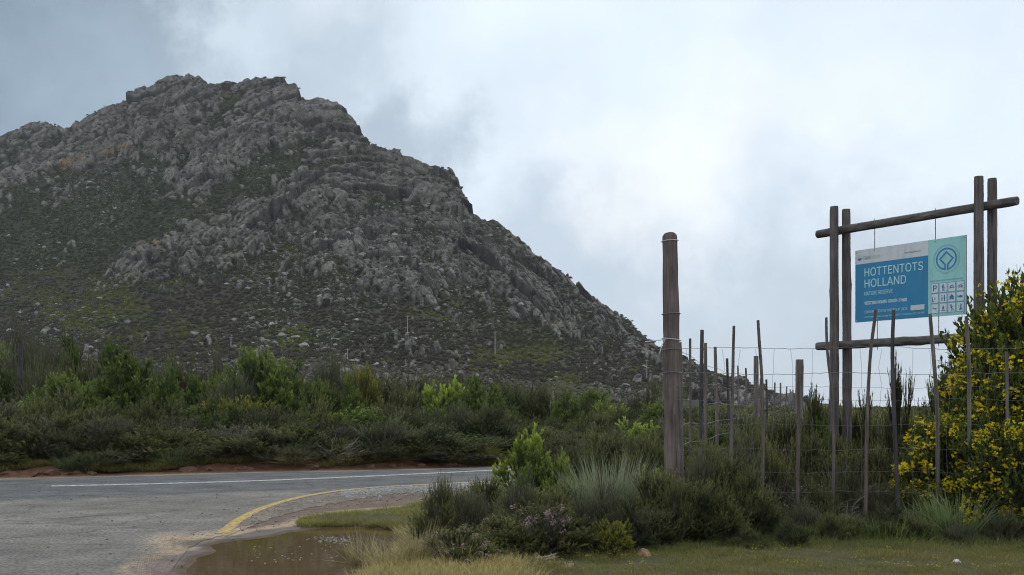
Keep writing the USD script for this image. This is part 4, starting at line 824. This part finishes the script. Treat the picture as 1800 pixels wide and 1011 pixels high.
def flowering(name, label, cat, x, y, h, wide, leaf, foliage, nfl, fsize, pmat, seed, flr=0.03, group=None, part='blossoms', high=0.0):
    lf, st, tip, E = leaf
    R = np.percentile(np.abs(lf[0][:, :2]), 97); sxy = wide / (2 * R)
    sc_ = np.array([sxy, sxy, h])
    t = thing(name, label, cat, (x, y, float(gz(x, y))), 0, (1, 1, 1), group)
    put(t, 'foliage', (lf[0] * sc_, lf[1]), foliage, attrs={'tip': tip}); put(t, 'stems', (st[0] * sc_, st[1]), M_STEM)
    Ew = E * sc_; Ew = Ew[Ew[:, 2] > high * h]
    if nfl:
        rr = np.random.default_rng(seed + 1); d = np.linalg.norm((Ew / sc_ - [0, 0, .4]) / [R, R, .6], axis=1); Ew = Ew[(d > 0.72)]
        cl = Ew[rr.integers(0, len(Ew), max(6, nfl // 9))]                   # flowers come in bunches
        f, tp = petals(cl, nfl, flr, fsize, seed); put(t, part, f, pmat, attrs={'tip': tp}, kind='stuff')
    return t
# the yellow-flowered bush: a tall mass with two lower lobes
def yb_shrub(seed, R, ncl): return shrub(seed, R=R, nclump=ncl, twigs=16, leaves=24, L=.030, w=.012, spread=.8, cr=.13, up=.5, quad=True, bare=.4, zlo=.06, lump=.12, shell=.75, sr=.005)
yx = lambda px, y: at(px, y)
flowering('yellow_flowering_bush', 'tall dense bush covered in yellow flowers at the right edge behind the fence', 'bush', yx(1800, 14.3), 14.3, 3.68, 2.25, yb_shrub(401, .42, 170), G_SHRUBY, 3300, 0.034, F_YEL, 1, 0.09)
flowering('yellow_flowering_bush', 'lower yellow-flowered bush spreading left from the tall one behind the fence', 'bush', yx(1676, 13.4), 13.4, 1.66, 1.50, yb_shrub(402, .50, 120), G_SHRUBY, 1800, 0.031, F_YEL, 2, 0.07)
flowering('yellow_flowering_bush', 'yellow-flowered bush hanging over the fence at the lower right', 'bush', yx(1775, 12.3), 12.3, 1.45, 1.40, yb_shrub(403, .52, 110), G_SHRUBY, 1500, 0.031, F_YEL, 3, 0.07, high=.2)
flowering('yellow_flowering_bush', 'shoulder of yellow flowers between the tall bush and the lower ones', 'bush', yx(1735, 13.7), 13.7, 2.60, 1.15, yb_shrub(404, .42, 110), G_SHRUBY, 1700, 0.032, F_YEL, 4, 0.08)

# front scrub: from the left end to the fence
L_ = [('olive', 0, 728, 800, 842, 11.6, 'thin olive twiggy shrub at the left tip of the roadside scrub'),
      ('wispy', 0, 745, 850, 846, 11.9, 'wispy grey-green shrub next to the left tip of the roadside scrub'),
      ('fine', 0, 815, 905, 838, 12.6, 'olive fine leaved shrub with upright twigs in front of the road'),
      ('grey', 1, 835, 930, 858, 12.2, 'sparse grey shrub below the upright olive twigs'),
      ('leafy', 0, 880, 980, 735, 15.6, 'bright green leafy bush standing over the scrub right of the road'),
      ('protea', 0, 905, 1010, 790, 15.0, 'dark green shrub at the foot of the bright leafy bush'),
      ('fine', 1, 870, 1010, 832, 12.4, 'broad olive shrub in the middle of the near scrub'),
      ('fine', 0, 900, 1040, 885, 10.9, 'olive low shrub hanging over the stony grass edge'),
      ('fine', 0, 820, 950, 908, 10.8, 'low olive shrub right of the pink heather'),
      ('fine', 1, 780, 880, 945, 10.3, 'low olive shrub behind the straw tussock'),
      ('wispy', 0, 1000, 1120, 850, 11.6, 'grey-green shrub below the silver tussock'),
      ('finedark', 1, 1060, 1180, 870, 11.3, 'dark rounded shrub left of the corner post foot'),
      ('grey', 1, 1040, 1140, 880, 11.2, 'grey twiggy shrub in front of the silver tussock'),
      ('fine', 1, 1110, 1235, 795, 12.0, 'green shrub hiding the foot of the corner post'),
      ('finedark', 0, 1170, 1300, 838, 11.75, 'dark shrub in front of the corner post and the first stakes'),
      ('fine', 0, 1220, 1330, 800, 12.25, 'green shrub among the first three fence stakes'),
      ('finedark', 1, 1280, 1370, 868, 12.0, 'dark low shrub in front of the third fence stake'),
      ('fine', 1, 1195, 1290, 752, 14.6, 'olive shrub behind the short grey stake'),
      ('fine', 0, 1280, 1385, 762, 14.8, 'olive shrub behind the bent stake'),
      ('finedark', 0, 1345, 1440, 790, 14.2, 'dark shrub behind the thin brown stake'),
      ('olive', 0, 1020, 1130, 742, 19, 'olive shrub between the bright bush and the corner post'),
      ('olive', 1, 1100, 1190, 752, 17, 'olive shrub left behind the corner post'),
      ('heath', 0, 960, 1060, 752, 20.5, 'dark shrub right behind the bright leafy bush'),
      ('olive', 2, 1210, 1300, 726, 22, 'olive shrub on the fence line far behind the corner post'),
      ('heath', 1, 1300, 1400, 722, 24, 'dark shrub along the receding fence line'),
      ('heath', 2, 1130, 1240, 735, 23, 'dark shrub behind the corner post'),
      ('finedark', 0, 1395, 1470, 700, 18.5, 'dark shrub topping the scrub left of the sign posts'),
      ('sprig', 0, 1400, 1470, 690, 17.2, 'upright green shrub just left of the sign posts'),
      ('sprig', 1, 1484, 1560, 672, 17.6, 'pointed green shrub just right of the sign posts'),
      ('sprig', 0, 1552, 1600, 636, 15.4, 'slender spiky sapling below the sign board'),
      ('sprig', 1, 1600, 1655, 686, 16.2, 'dark upright shrub right of the slender sapling'),
      ('sprig', 0, 1632, 1690, 642, 15.8, 'dark pointed shrub behind the yellow-flowered bush'),
      ('protea', 0, 1420, 1500, 735, 16.0, 'green leafy shrub at the foot of the left sign posts'),
      ('finedark', 1, 1500, 1600, 738, 14.8, 'dark shrub behind the fence below the sign'),
      ('fine', 0, 1470, 1560, 790, 13.9, 'olive shrub behind the heap of dead brush'),
      ('finedark', 0, 1560, 1650, 745, 15.2, 'dark shrub left behind the lower yellow-flowered bush'),
      ('olive', 2, 1545, 1630, 838, 12.95, 'low olive shrub in front of the dark stake'),
      ('fine', 1, 1500, 1590, 835, 13.2, 'low olive shrub between the stakes below the sign'),
      ('grey', 0, 1345, 1440, 838, 13.0, 'dry grey shrub between the bent and the brown stake'),
      ('grey', 1, 1560, 1650, 850, 13.0, 'dry grey shrub at the foot of the dark stake')]
L_ += [('fine', 1, 1190, 1280, 742, 14.0, 'tall olive shrub reaching half way up the dark thin post behind the corner post'),
       ('olive', 0, 1270, 1360, 738, 14.2, 'tall olive shrub between the straight stake and the bent one'),
       ('fine', 0, 1340, 1425, 728, 14.6, 'tall fine olive shrub at the lone grey post'),
       ('olive', 2, 1420, 1500, 742, 14.5, 'tall olive shrub wrapped round the foot of the left sign posts'),
       ('fine', 1, 1500, 1580, 752, 14.0, 'olive shrub between the brown stake and the dark stake'),
       ('wispy', 0, 1195, 1270, 800, 12.2, 'wispy shrub climbing on the short grey stake'),
       ('olive', 1, 1262, 1345, 812, 12.15, 'olive shrub climbing on the straight stake'),
       ('olive', 1, 1410, 1480, 842, 12.75, 'low olive shrub half hiding the heap of dead brush'),
       ('wispy', 0, 1505, 1570, 850, 12.8, 'low wispy shrub at the foot of the brown stake below the sign'),
       ('wispy', 0, 1440, 1530, 815, 13.3, 'wispy grey-green shrub over the heap of dead brush'),
       ('olive', 0, 1370, 1450, 820, 13.2, 'olive shrub behind the foot of the thin brown stake'),
       ('olive', 1, 1560, 1640, 790, 13.9, 'olive shrub at the left edge of the yellow flowers'),
       ('finedark', 0, 1690, 1800, 840, 12.75, 'dark leafy shrub under the hanging yellow flowers'),
       ('heath', 1, 1130, 1200, 782, 13.6, 'dark shrub hugging the left side of the corner post'),('olive', 0, 1195, 1280, 770, 13.4, 'olive shrub just behind the short grey stake'),
       ('wispy', 0, 1270, 1345, 775, 13.3, 'wispy shrub behind the straight stake left of the bent one'),
       ('olive', 1, 1330, 1400, 770, 13.6, 'olive shrub between the bent stake and the thin brown one'),
       ('fine', 0, 1385, 1465, 765, 14.0, 'fine olive shrub right of the thin brown stake'),
       ('olive', 2, 985, 1060, 775, 16.5, 'olive shrub between the bright leafy bush and the silver tussock'),
       ('leafy', 0, 965, 1010, 778, 14.2, 'small bright leafy shrub at the right of the big one'),
       ('leafy', 0, 1120, 1190, 800, 13.2, 'bright leafy twigs at the left of the corner post'),
       ('wispy', 0, 880, 945, 838, 11.7, 'thin grey-green twigs before the bright leafy bush'),
       ('olive', 1, 930, 1000, 850, 11.4, 'olive twiggy shrub below the bright leafy bush'),
       ('olive', 0, 1150, 1215, 842, 11.4, 'light olive shrub below the corner post'),
       ('olive', 2, 1225, 1300, 850, 11.6, 'light olive shrub below the short grey stake'),
       ('yellow', 0, 1040, 1110, 905, 10.7, 'yellowish green twigs at the front of the scrub'),
       ('olive', 1, 1070, 1135, 890, 11.5, 'olive twigs behind the larger tan stone')]
for kind, var, p0, p1, yt, y, lab in L_:
    place_px(kind, var, p0 - 6, p1 + 6, yt, y, lab)
# fill between the fence and the mountain, and along the far right skyline
for i in range(46):
    y = rv.uniform(16, 48); u = rv.uniform(930, 1430) if i < 26 else rv.uniform(1400, 1900)
    if y > wy_far(u) - 1.2 and y < wy_far(u) + 1.5: y += 5
    if y > wy_far(u) and u < 1250: continue
    if u > 1380 and y < 19: y += 8
    k = rv.choice(['olive', 'heath', 'protea'], p=[.45, .4, .15]); h = rv.uniform(1.0, 1.6); w = rv.uniform(1.3, 2.2)
    side_ = 'left of' if u < 1180 else 'beyond' if u < 1430 else 'right of'
    place(k, i, at(u, y), y, h, w, f'{wordy[k]} in the rough ground {side_} the receding fence', f'{wordy[k]}s {side_} the receding fence')
# pink heather and white everlastings
fine = SHRUB['fine'][2][0]; fine2 = SHRUB['fine'][2][1]; gr = SHRUB['grey'][2][0]; gr2 = SHRUB['grey'][2][1]
flowering('heather', 'pink flowering heather low in the scrub beside the straw tussock', 'heather', at(812, 10.15), 10.15, 0.42, 0.66, fine, G_OLIVE, 480, 0.012, F_PINK, 21, 0.03)
flowering('heather', 'pale pink heather in the middle of the near scrub', 'heather', at(962, 10.75), 10.75, 0.60, 0.46, gr, G_GREY, 260, 0.013, F_PINK, 22, 0.03, high=.5)
flowering('heather', 'small lilac heather sprig beside the road-side shrubs', 'heather', at(880, 11.3), 11.3, 0.62, 0.40, fine2, G_OLIVE, 160, 0.015, F_PINK, 23, 0.03, high=.5)
flowering('everlasting', 'grey bush dotted with white flower heads behind the thin brown stake', 'everlasting', at(1385, 13.2), 13.2, 0.85, 0.75, gr2, G_GREY, 150, 0.016, F_WHITE, 24, 0.08)
flowering('everlasting', 'white-dotted bush beside the foot of the sign posts', 'everlasting', at(1480, 13.8), 13.8, 1.02, 0.75, fine, G_OLIVE, 120, 0.015, F_WHITE, 25, 0.08, high=.4)
flowering('everlasting', 'low grey bush with faded white heads in front of the bent stake', 'everlasting', at(1355, 12.6), 12.6, 0.42, 0.60, gr, G_GREY, 90, 0.014, F_WHITE, 26, 0.06)
# silver tussock
G_FRESH = leafmat('fresh_green_grass', (0.040, 0.066, 0.016), (0.085, 0.13, 0.032), (0.13, 0.17, 0.05))
def tussock(name, label, px, y, h, n, w, spread, base_r, m, seed, droop=.35, group=None):
    (v, f), tp = blades(seed, n, h, w, spread, base_r, droop)
    t = thing(name, label, 'grass tussock', (at(px, y), y, float(gz(at(px, y), y)) - 0.01), 0, (1, 1, 1), group); put(t, 'leaf_blades', (v, f), m, attrs={'tip': tp}, kind='stuff'); return t
tussock('silver_tussock', 'tall silvery tussock with upright spikes in the scrub left of the corner post', 1072, 12.9, 1.15, 900, 0.013, 0.36, 0.30, G_SILVER, 31, .3)
tussock('silver_tussock', 'smaller silvery tussock leaning at the left side of the tall silvery one', 1035, 12.7, 0.85, 420, 0.012, 0.25, 0.14, G_SILVER, 32, .2)
tussock('silver_tussock', 'silvery tussock at the right side of the tall silvery one', 1112, 12.7, 0.95, 380, 0.012, 0.22, 0.14, G_SILVER, 33, .2)
tussock('straw_tussock', 'pale straw tussock with long stalks in front of the heather', 735, 10.15, 0.58, 420, 0.0055, 0.42, 0.16, G_DRY, 34, .5)
tussock('straw_tussock', 'thin straw tussock leaning over the puddle', 632, 10.35, 0.46, 130, 0.0050, 0.40, 0.14, G_DRY, 35, .45)
tussock('straw_tussock', 'straw tussock between the leaning one and the long-stalked one', 682, 9.95, 0.42, 190, 0.0050, 0.45, 0.16, G_DRY, 36, .5)
tussock('straw_tussock', 'sparse straw tussock right of the long-stalked one', 800, 10.0, 0.40, 170, 0.0050, 0.42, 0.16, G_DRY, 37, .5)
tussock('reed_grass', 'tall reedy green grass at the foot of the yellow-flowered bushes', 1680, 12.0, 0.80, 520, 0.010, 0.32, 0.30, G_RANK, 38, .5)
tussock('reed_grass', 'reedy green grass left of the tallest reedy clump', 1630, 12.1, 0.62, 300, 0.009, 0.34, 0.22, G_RANK, 39, .5)
tussock('reed_grass', 'reedy green grass at the right below the flowers', 1740, 11.9, 0.58, 340, 0.009, 0.36, 0.26, G_RANK, 40, .5)
tussock('reed_grass', 'green grass clump at the foot of the second stake left of the dark one', 1530, 12.35, 0.40, 320, 0.008, 0.42, 0.30, G_RANK, 41, .5)
tussock('reed_grass', 'green grass clump below the thin brown stake', 1415, 12.35, 0.32, 260, 0.007, 0.42, 0.26, G_LUSH, 42, .5)
for k, (px, y, h) in enumerate(((1348, 11.9, .26), (1392, 11.75, .34), (1436, 11.85, .30), (1500, 11.8, .36), (1552, 11.7, .40), (1600, 11.75, .34), (1330, 11.5, .2), (1225, 11.2, .2), (1160, 10.9, .16))):
    tussock('green_tussock', 'fresh green grass tussock at the foot of the scrub and fence', px, y, h, 260, .008, .5, .22, G_FRESH, 400 + k, .5, 'fresh green grass tussocks at the foot of the scrub')
for k, (px, dy, lab, m, h) in enumerate(((512, 0.9, 'rounded pale grass tussock on the red bank across the road', G_DRY, .6), (618, 0.9, 'low yellow grass tussock right of the rounded one on the red bank', G_DRY, .45), (735, 1.2, 'green grass tussock on the red bank under the bright bush', G_LUSH, .6), (300, 1.0, 'greenish grass tussock on the bank at the left', G_RANK, .6), (840, 1.0, 'yellow-green grass on the bank where the road disappears', G_GRASS, .7), (780, 1.1, 'thin green grass right of the tussock under the bright bush', G_LUSH, .55), (130, 0.9, 'green grass on the bank at the far left', G_RANK, .5))):
    tussock('bank_tussock', lab, px, float(wy_far(px)) + dy, h, 420, .012, .55, .35, m, 50 + k, .7)
rw = np.random.default_rng(123)
for k in range(26):
    u = 1325 + k * 18 + rw.uniform(-9, 9); y = rw.uniform(11.75, 12.4) - (0.5 if k % 4 == 0 else 0)
    kd_ = rw.choice(['olive', 'heath', 'wispy', 'grey'], p=[.4, .25, .25, .1])
    place(kd_, k, at(u, y), y, rw.uniform(.22, .52), rw.uniform(.35, .7), f'low {wordy[kd_]} in the weeds along the foot of the fence', f'low {wordy[kd_]}s along the foot of the fence')
# heap of dead brush under the sign
def brush(seed, n, L, R, r0):
    r = np.random.default_rng(seed); a = r.uniform(0, 6.28, n); c = np.stack([r.normal(0, R * .5, n), r.normal(0, R * .35, n), r.uniform(0.02, .25, n)], 1)
    d = np.stack([np.cos(a), np.sin(a) * .6, r.uniform(-.1, .8, n)], 1); d /= np.linalg.norm(d, axis=1, keepdims=True); l = L * r.uniform(.3, 1, n)
    t = np.linspace(0, 1, 5)[None, :, None]; P_ = c[:, None] + d[:, None] * l[:, None, None] * t + rand_dirs(r, n)[:, None] * (l * .12)[:, None, None] * t * (1 - t) * 4
    P_[..., 2] = np.maximum(P_[..., 2], 0.01); return tubes(P_, r0 * np.linspace(1, .35, 5)[None] * r.uniform(.5, 1.4, (n, 1)), 4)
for k, (px, y, n_, L2, R2, r0, lab) in enumerate(((1440, 13.0, 170, .75, .5, .005, 'heap of grey dead brush behind the fence left of the sign posts'), (1490, 12.9, 120, .45, .26, .008, 'pale pile of cut dead stems at the foot of the sign posts'), (592, float(wy_far(592)) + 1.0, 70, .8, .35, .014, 'bleached dead branches on the red bank across the road'))):
    t = thing('brush_pile', lab, 'brush pile', (at(px, y), y, float(gz(at(px, y), y)))); put(t, 'dead_twigs', brush(70 + k, n_, L2, R2, r0), M_DEAD, kind='stuff')
# bare stalks standing out of the near scrub
# ---- stones, chips and litter on the grass edge
M_TAN = plain('tan_stone', (0.25, 0.155, 0.085), .9, .35, 9, bump=.02)
def rock_at(name, px, py, wpx, seed, m, label, hgt=.8, cat='stone', part='rock'):
    p = wpt(px, py); s = wpx / 2 / FOC * p[1]; t = thing(name, label, cat, (p[0], p[1], float(gz(p[0], p[1])) + s * .15), seed * 40 % 360)
    v, f = stone(seed, 3); v = v * s * np.array([1, 1, hgt / .65]); v += (fb(v * 30, 3, seed)[:, None] - .5) * .25 * s; put(t, part, (v, f), m, smooth=40)
rock_at('stone', 1130, 984, 42, 501, M_TAN, 'larger tan stone on the grass in front of the scrub')
rock_at('stone', 1000, 1005, 34, 502, M_TAN, 'smaller tan stone at the bottom edge left of the larger one')
rock_at('stone', 1262, 978, 44, 503, M_TAN, 'flat half-buried brown stone right of the larger tan stone', .3)
rock_at('stone', 238, 826, 22, 504, M_TAN, 'pale tan stone on the red bank at the left')
rock_at('stone', 948, 768, 46, 505, plain('red_stone', (0.16, 0.075, 0.05), .9, .3, 6, bump=.02), 'reddish boulder in the scrub right of the bright bush')
M_CLOD = plain('red_clod', (0.12, 0.062, 0.040), .95, .3, 6, bump=.03)
for k, px in enumerate((18, 66, 88, 128, 160, 330, 368, 430, 556, 650, 690, 742, 800)):
    y = float(wy_far(px)) + 0.55; p = np.array([at(px, y), y]); t = thing('earth_clod', f'red earth clod on the bank across the road', 'clod', (p[0], p[1], float(gz(*p))), k * 77, (1, 1, 1), 'red earth clods on the bank')
    v, f = stone(520 + k, 3); v = v * rv.uniform(.12, .24) * [1.5, 1, .8]; v += (fb(v * 9, 4, k)[:, None] - .5) * .12; put(t, 'earth', (v, f), M_CLOD)
M_CHIP = plain('split_wood', (0.36, 0.27, 0.18), .8, .25, 20)
p = wpt(957, 992); t = thing('bark_heap', 'little heap of curved dry bark and wood chips at the bottom of the scrub', 'wood chips', (p[0], p[1], float(gz(p[0], p[1]))))
for k in range(13):
    a = rv.uniform(0, 3.1); l = rv.uniform(.06, .13); o_ = np.array([rv.normal(0, .05), rv.normal(0, .03), .02]); tt_ = np.linspace(-1, 1, 7)
    q = np.stack([o_[0] + np.cos(a) * l * tt_, o_[1] + np.sin(a) * l * tt_ * .5, o_[2] + .05 * (tt_ * .5 + .5) ** 2 + .01 * k * .4], 1); put(t, 'chip', tubes(q[None], np.array([[.002, .006, .008, .008, .007, .005, .002]]), 5), M_CHIP)
M_LITTER = plain('white_plastic', (0.72, 0.73, 0.73), .45, .08, 10)
def litter(px, py, w, h, seed, label):
    p = wpt(px, py); s = w / FOC * p[1] / 2; m = trimesh.creation.icosphere(3, 1.0); v = np.array(m.vertices); v *= (0.6 + 0.9 * fb(v * 2.2 + seed, 4, seed))[:, None]; v += (fb(v * 5, 2, seed + 3)[:, None] - .5) * .5
    t = thing('crumpled_litter', label, 'litter', (p[0], p[1], float(gz(p[0], p[1])) + s * .5 + .035)); put(t, 'crumpled_sheet', (v * s * [1, .7, h], m.faces), M_LITTER)
litter(1476, 962, 15, .8, 1, 'crumpled white plastic in the grass below the sign posts')
litter(1682, 998, 13, .7, 2, 'crumpled white paper on the grass at the bottom right')
litter(1575, 952, 13, .7, 3, 'small pale scrap in the tall grass left of the dark stake foot')
# ---- poles on the slope
M_POLE = plain('pale_pole_wood', (0.32, 0.30, 0.27), .8, .15, 6)
for k, (px, yt, yb_, lab) in enumerate(((716, 563, 599, 'pale power pole on the slope above the bright bush'), (870, 576, 617, 'pale power pole with a crossarm on the slope right of the mountain foot outcrop'), (1137, 638, 675, 'power pole at the right foot of the mountain'), (610, 610, 632, 'small pole at the foot of the slope left of the pale one'), (407, 592, 612, 'thin pole behind the dark upright bush'))):
    b = onslope(px, yb_); h = (yb_ - yt) / FOC * b[1]; t = thing('power_pole', lab, 'power pole', b)
    put(t, 'pole', log([(0, 0, -.5), (0, 0, h * .5), (0.03, 0, h)], [.17, .15, .12], 700 + k, sides=8, segs=8, knots=0), M_POLE)
    put(t, 'cross_arm', log([(-.8, -.2, h - .5), (.8, -.2, h - .5)], .07, 720 + k, sides=6, segs=4, knots=0), M_POLE)
    for sx in (-.65, .65): put(t, 'insulator', log([(sx, -.2, h - .44), (sx, -.2, h - .2)], [.06, .05], 740, sides=6, segs=3, knots=0), M_POLE)
b = np.array([at(35, 39.0), 39.0]); t = thing('old_post', 'old dark post standing in the thicket at the far left', 'post', (b[0], b[1], float(gz(*b)))); put(t, 'post', log([(0, 0, -.2), (.03, 0, zat(604, 39) - float(gz(*b)))], [.09, .08], 801, segs=14), W_DARK)
# ---- grass
def in_grass(n, y0, y1, u0, u1, seed, keepf=None):
    r = np.random.default_rng(seed); y = r.uniform(y0, y1, n); u = r.uniform(u0, u1, n); x = (u - HX) / FOC * y
    ok = shapely.contains_xy(GRASSY.buffer(-0.03), x, y) & ~shapely.contains_xy(PUDDLE.buffer(-0.02), x, y)
    if keepf is not None: ok &= keepf(x, y, u, r)
    return np.c_[x[ok], y[ok], gz(x[ok], y[ok]) + 0.03 + 0.0 * x[ok]]
def gzz(p): return p
TUFT = [blades(900 + k, 30, 1.0, 0.06, 0.5, 0.7, .6) for k in range(4)]
def tufts(name, m, pos, hs, label):
    r = np.random.default_rng(len(pos)); n_ = len(pos)
    w_ = np.maximum(hs * r.uniform(.9, 1.5, n_), r.uniform(.07, .14, n_)); sc3 = np.c_[w_, w_, hs]
    scatter(name, [(a, m, {'tip': tp}, 'tuft') for a, tp in TUFT], pos, r.uniform(0, 6.28, n_), sc3, r.integers(0, 4, n_), label)
def pn(x, y, k, s): return fb(np.stack([x * k, y * k, 0 * x + s], -1), 3, s)
p = in_grass(34000, 8.9, 14.2, 560, 1900, 1, lambda x, y, u, r: (pn(x, y, 1.5, 3) + r.normal(0, .08, len(x)) > .42))
tufts('short_grass', G_GRASS, p - [0, 0, .03], np.random.default_rng(2).uniform(.03, .12, len(p)) * (.6 + .8 * pn(p[:, 0], p[:, 1], 3.0, 2)), 'short olive grass on the verge')
p = in_grass(16000, 9.6, 13.6, 860, 1900, 3, lambda x, y, u, r: (y > 11.3 + 2.2 * (pn(x, y, 1.1, 8) - .5) + r.normal(0, .3, len(x))) | (r.random(len(x)) < .75 * sstep(.40, .56, pn(x, y, 1.6, 19))))
tufts('green_grass', G_LUSH, p - [0, 0, .03], np.random.default_rng(4).uniform(.05, .17, len(p)) * (.6 + .6 * sstep(10.2, 12, p[:, 1])), 'longer green grass along the foot of the scrub')
p = in_grass(8000, 8.9, 12.8, 545, 960, 5, lambda x, y, u, r: r.random(len(x)) < .75 * sstep(960, 860, u))
tufts('yellowed_grass', leafmat('yellowed_grass_blades', (0.085, 0.085, 0.028), (0.17, 0.15, 0.055), (0.27, 0.225, 0.11)), p - [0, 0, .03], np.random.default_rng(6).uniform(.05, .20, len(p)), 'yellowed grass between the puddle and the scrub')
p = in_grass(5000, 12.9, 17.5, 522, 900, 7, lambda x, y, u, r: r.random(len(x)) < sstep(900, 780, u))
tufts('bank_grass', leafmat('fresh_bank_grass', (0.055, 0.068, 0.016), (0.115, 0.125, 0.032), (0.18, 0.165, 0.055)), p - [0, 0, .03], np.random.default_rng(8).uniform(.03, .10, len(p)) * (0.5 + 1.3 * pn(p[:, 0], p[:, 1], 2.5, 3)), 'fresh grass on the far rim of the puddle')
r9 = np.random.default_rng(9); u_ = r9.uniform(-150, 1000, 2600); y_ = wy_far(u_) + 0.75 + np.abs(r9.normal(0, .4, 2600)) + .25 * np.sin(u_ * .02); x_ = at(u_, y_)
ok = pn(x_, y_, .5, 4) > .44; x_, y_ = x_[ok], y_[ok]
tufts('bank_turf', G_GRASS, np.c_[x_, y_, gz(x_, y_)], r9.uniform(.08, .24, len(x_)), 'rough grass under the thicket across the road')
p = in_grass(420, 9.6, 12.2, 900, 1900, 12, lambda x, y, u, r: pn(x, y, 2.2, 6) > .5)
fl, ft = petals(np.zeros((1, 3)), 3, .03, .011, 44)
scatter('small_yellow_flowers', [(fl, F_YEL, {'tip': ft}, 'flowers')], p + [0, 0, .05], r9.uniform(0, 6.28, len(p)), r9.uniform(.4, .8, len(p)), np.zeros(len(p), int), 'tiny yellow flowers dotted in the grass')
# ---- gravel, grit and foam
def gravel(name, n_, fu_, size, m, label, seed):
    r = np.random.default_rng(seed); x, y = fu_(r, n_); s_ = size * (.4 + r.pareto(2.5, len(x))); s_ = np.clip(s_, 0, size * 3)
    scatter(name, [(stone(850 + q, 0), m, None, 'pebble') for q in range(3)], np.c_[x, y, np.full(len(x), .012)], r.uniform(0, 6.28, len(x)), s_, r.integers(0, 3, len(x)), label)
def gband(r, n_):
    u = r.uniform(600, 960, n_); ye = np.interp(u, yel_l[:, 0], W2(yel_l)[:, 1]); y = ye - .35 - np.abs(r.normal(0, .75, n_)); ok = y > 17.2; return at(u[ok], y[ok]), y[ok]
M_PEB = plain('pale_gravel', (0.31, 0.295, 0.27), .8, .3, 3)
gravel('pale_gravel', 3200, gband, .022, M_PEB, 'pale gravel strewn inside the yellow line', 61)
def gband2(r, n_):
    u = r.uniform(420, 800, n_); ye = np.interp(u, yel_l[:, 0], W2(yel_l)[:, 1]); y = ye - .2 - r.random(n_) * 3.2; x = at(u, y); ok = ~shapely.contains_xy(GRASSY, x, y) & (y > 13); return x[ok], y[ok]
gravel('grit', 1500, gband2, .010, plain('brown_grit', (0.24, 0.20, 0.17), .9, .4, 3), 'fine grit on the shoulder inside the yellow line', 62)
def gband3(r, n_):
    y = r.uniform(9.3, 21, n_); u = r.uniform(-60, 420, n_); return at(u, y), y
gravel('road_grit', 700, gband3, .0065, plain('dark_grit', (0.14, 0.13, 0.12), .9, .5, 3), 'scattered grit on the asphalt', 63)
rr = np.random.default_rng(71); n_ = 110; u = np.r_[rr.normal(590, 26, n_ - 30), rr.uniform(440, 600, 30)]; v_ = np.r_[rr.normal(949, 3.4, n_ - 30), rr.uniform(960, 990, 30)]
q = np.array([wpt(a, b_, -.008) for a, b_ in zip(u, v_)]); disc = trimesh.creation.cylinder(1, .25, sections=7)
scatter('foam', [((disc.vertices, disc.faces), plain('foam_flecks', (0.42, 0.42, 0.40), .4, .1), None, 'fleck')], q, rr.uniform(0, 6.28, n_), np.c_[rr.uniform(.004, .018, n_), rr.uniform(.004, .013, n_), np.full(n_, .008)], np.zeros(n_, int), 'pale foam flecks floating on the puddle')

# ------------------------------------------------------------------ the damp air: one closed box round the place
hz = trimesh.creation.box(extents=(4400, 4400, 700)); hz.apply_translation((0, 400, 340))
M_HAZE = usdkit.material(stage, '/World/Looks/damp_air', {"v": ("principled_volume", {"color": (0.86, 0.92, 1.0), "density": 0.00006, "anisotropy": 0.2})}, [], volume="v.volume")
tag(put(None, 'haze', hz, M_HAZE), 'thin damp haze in front of the mountain', None, None, 'stuff')
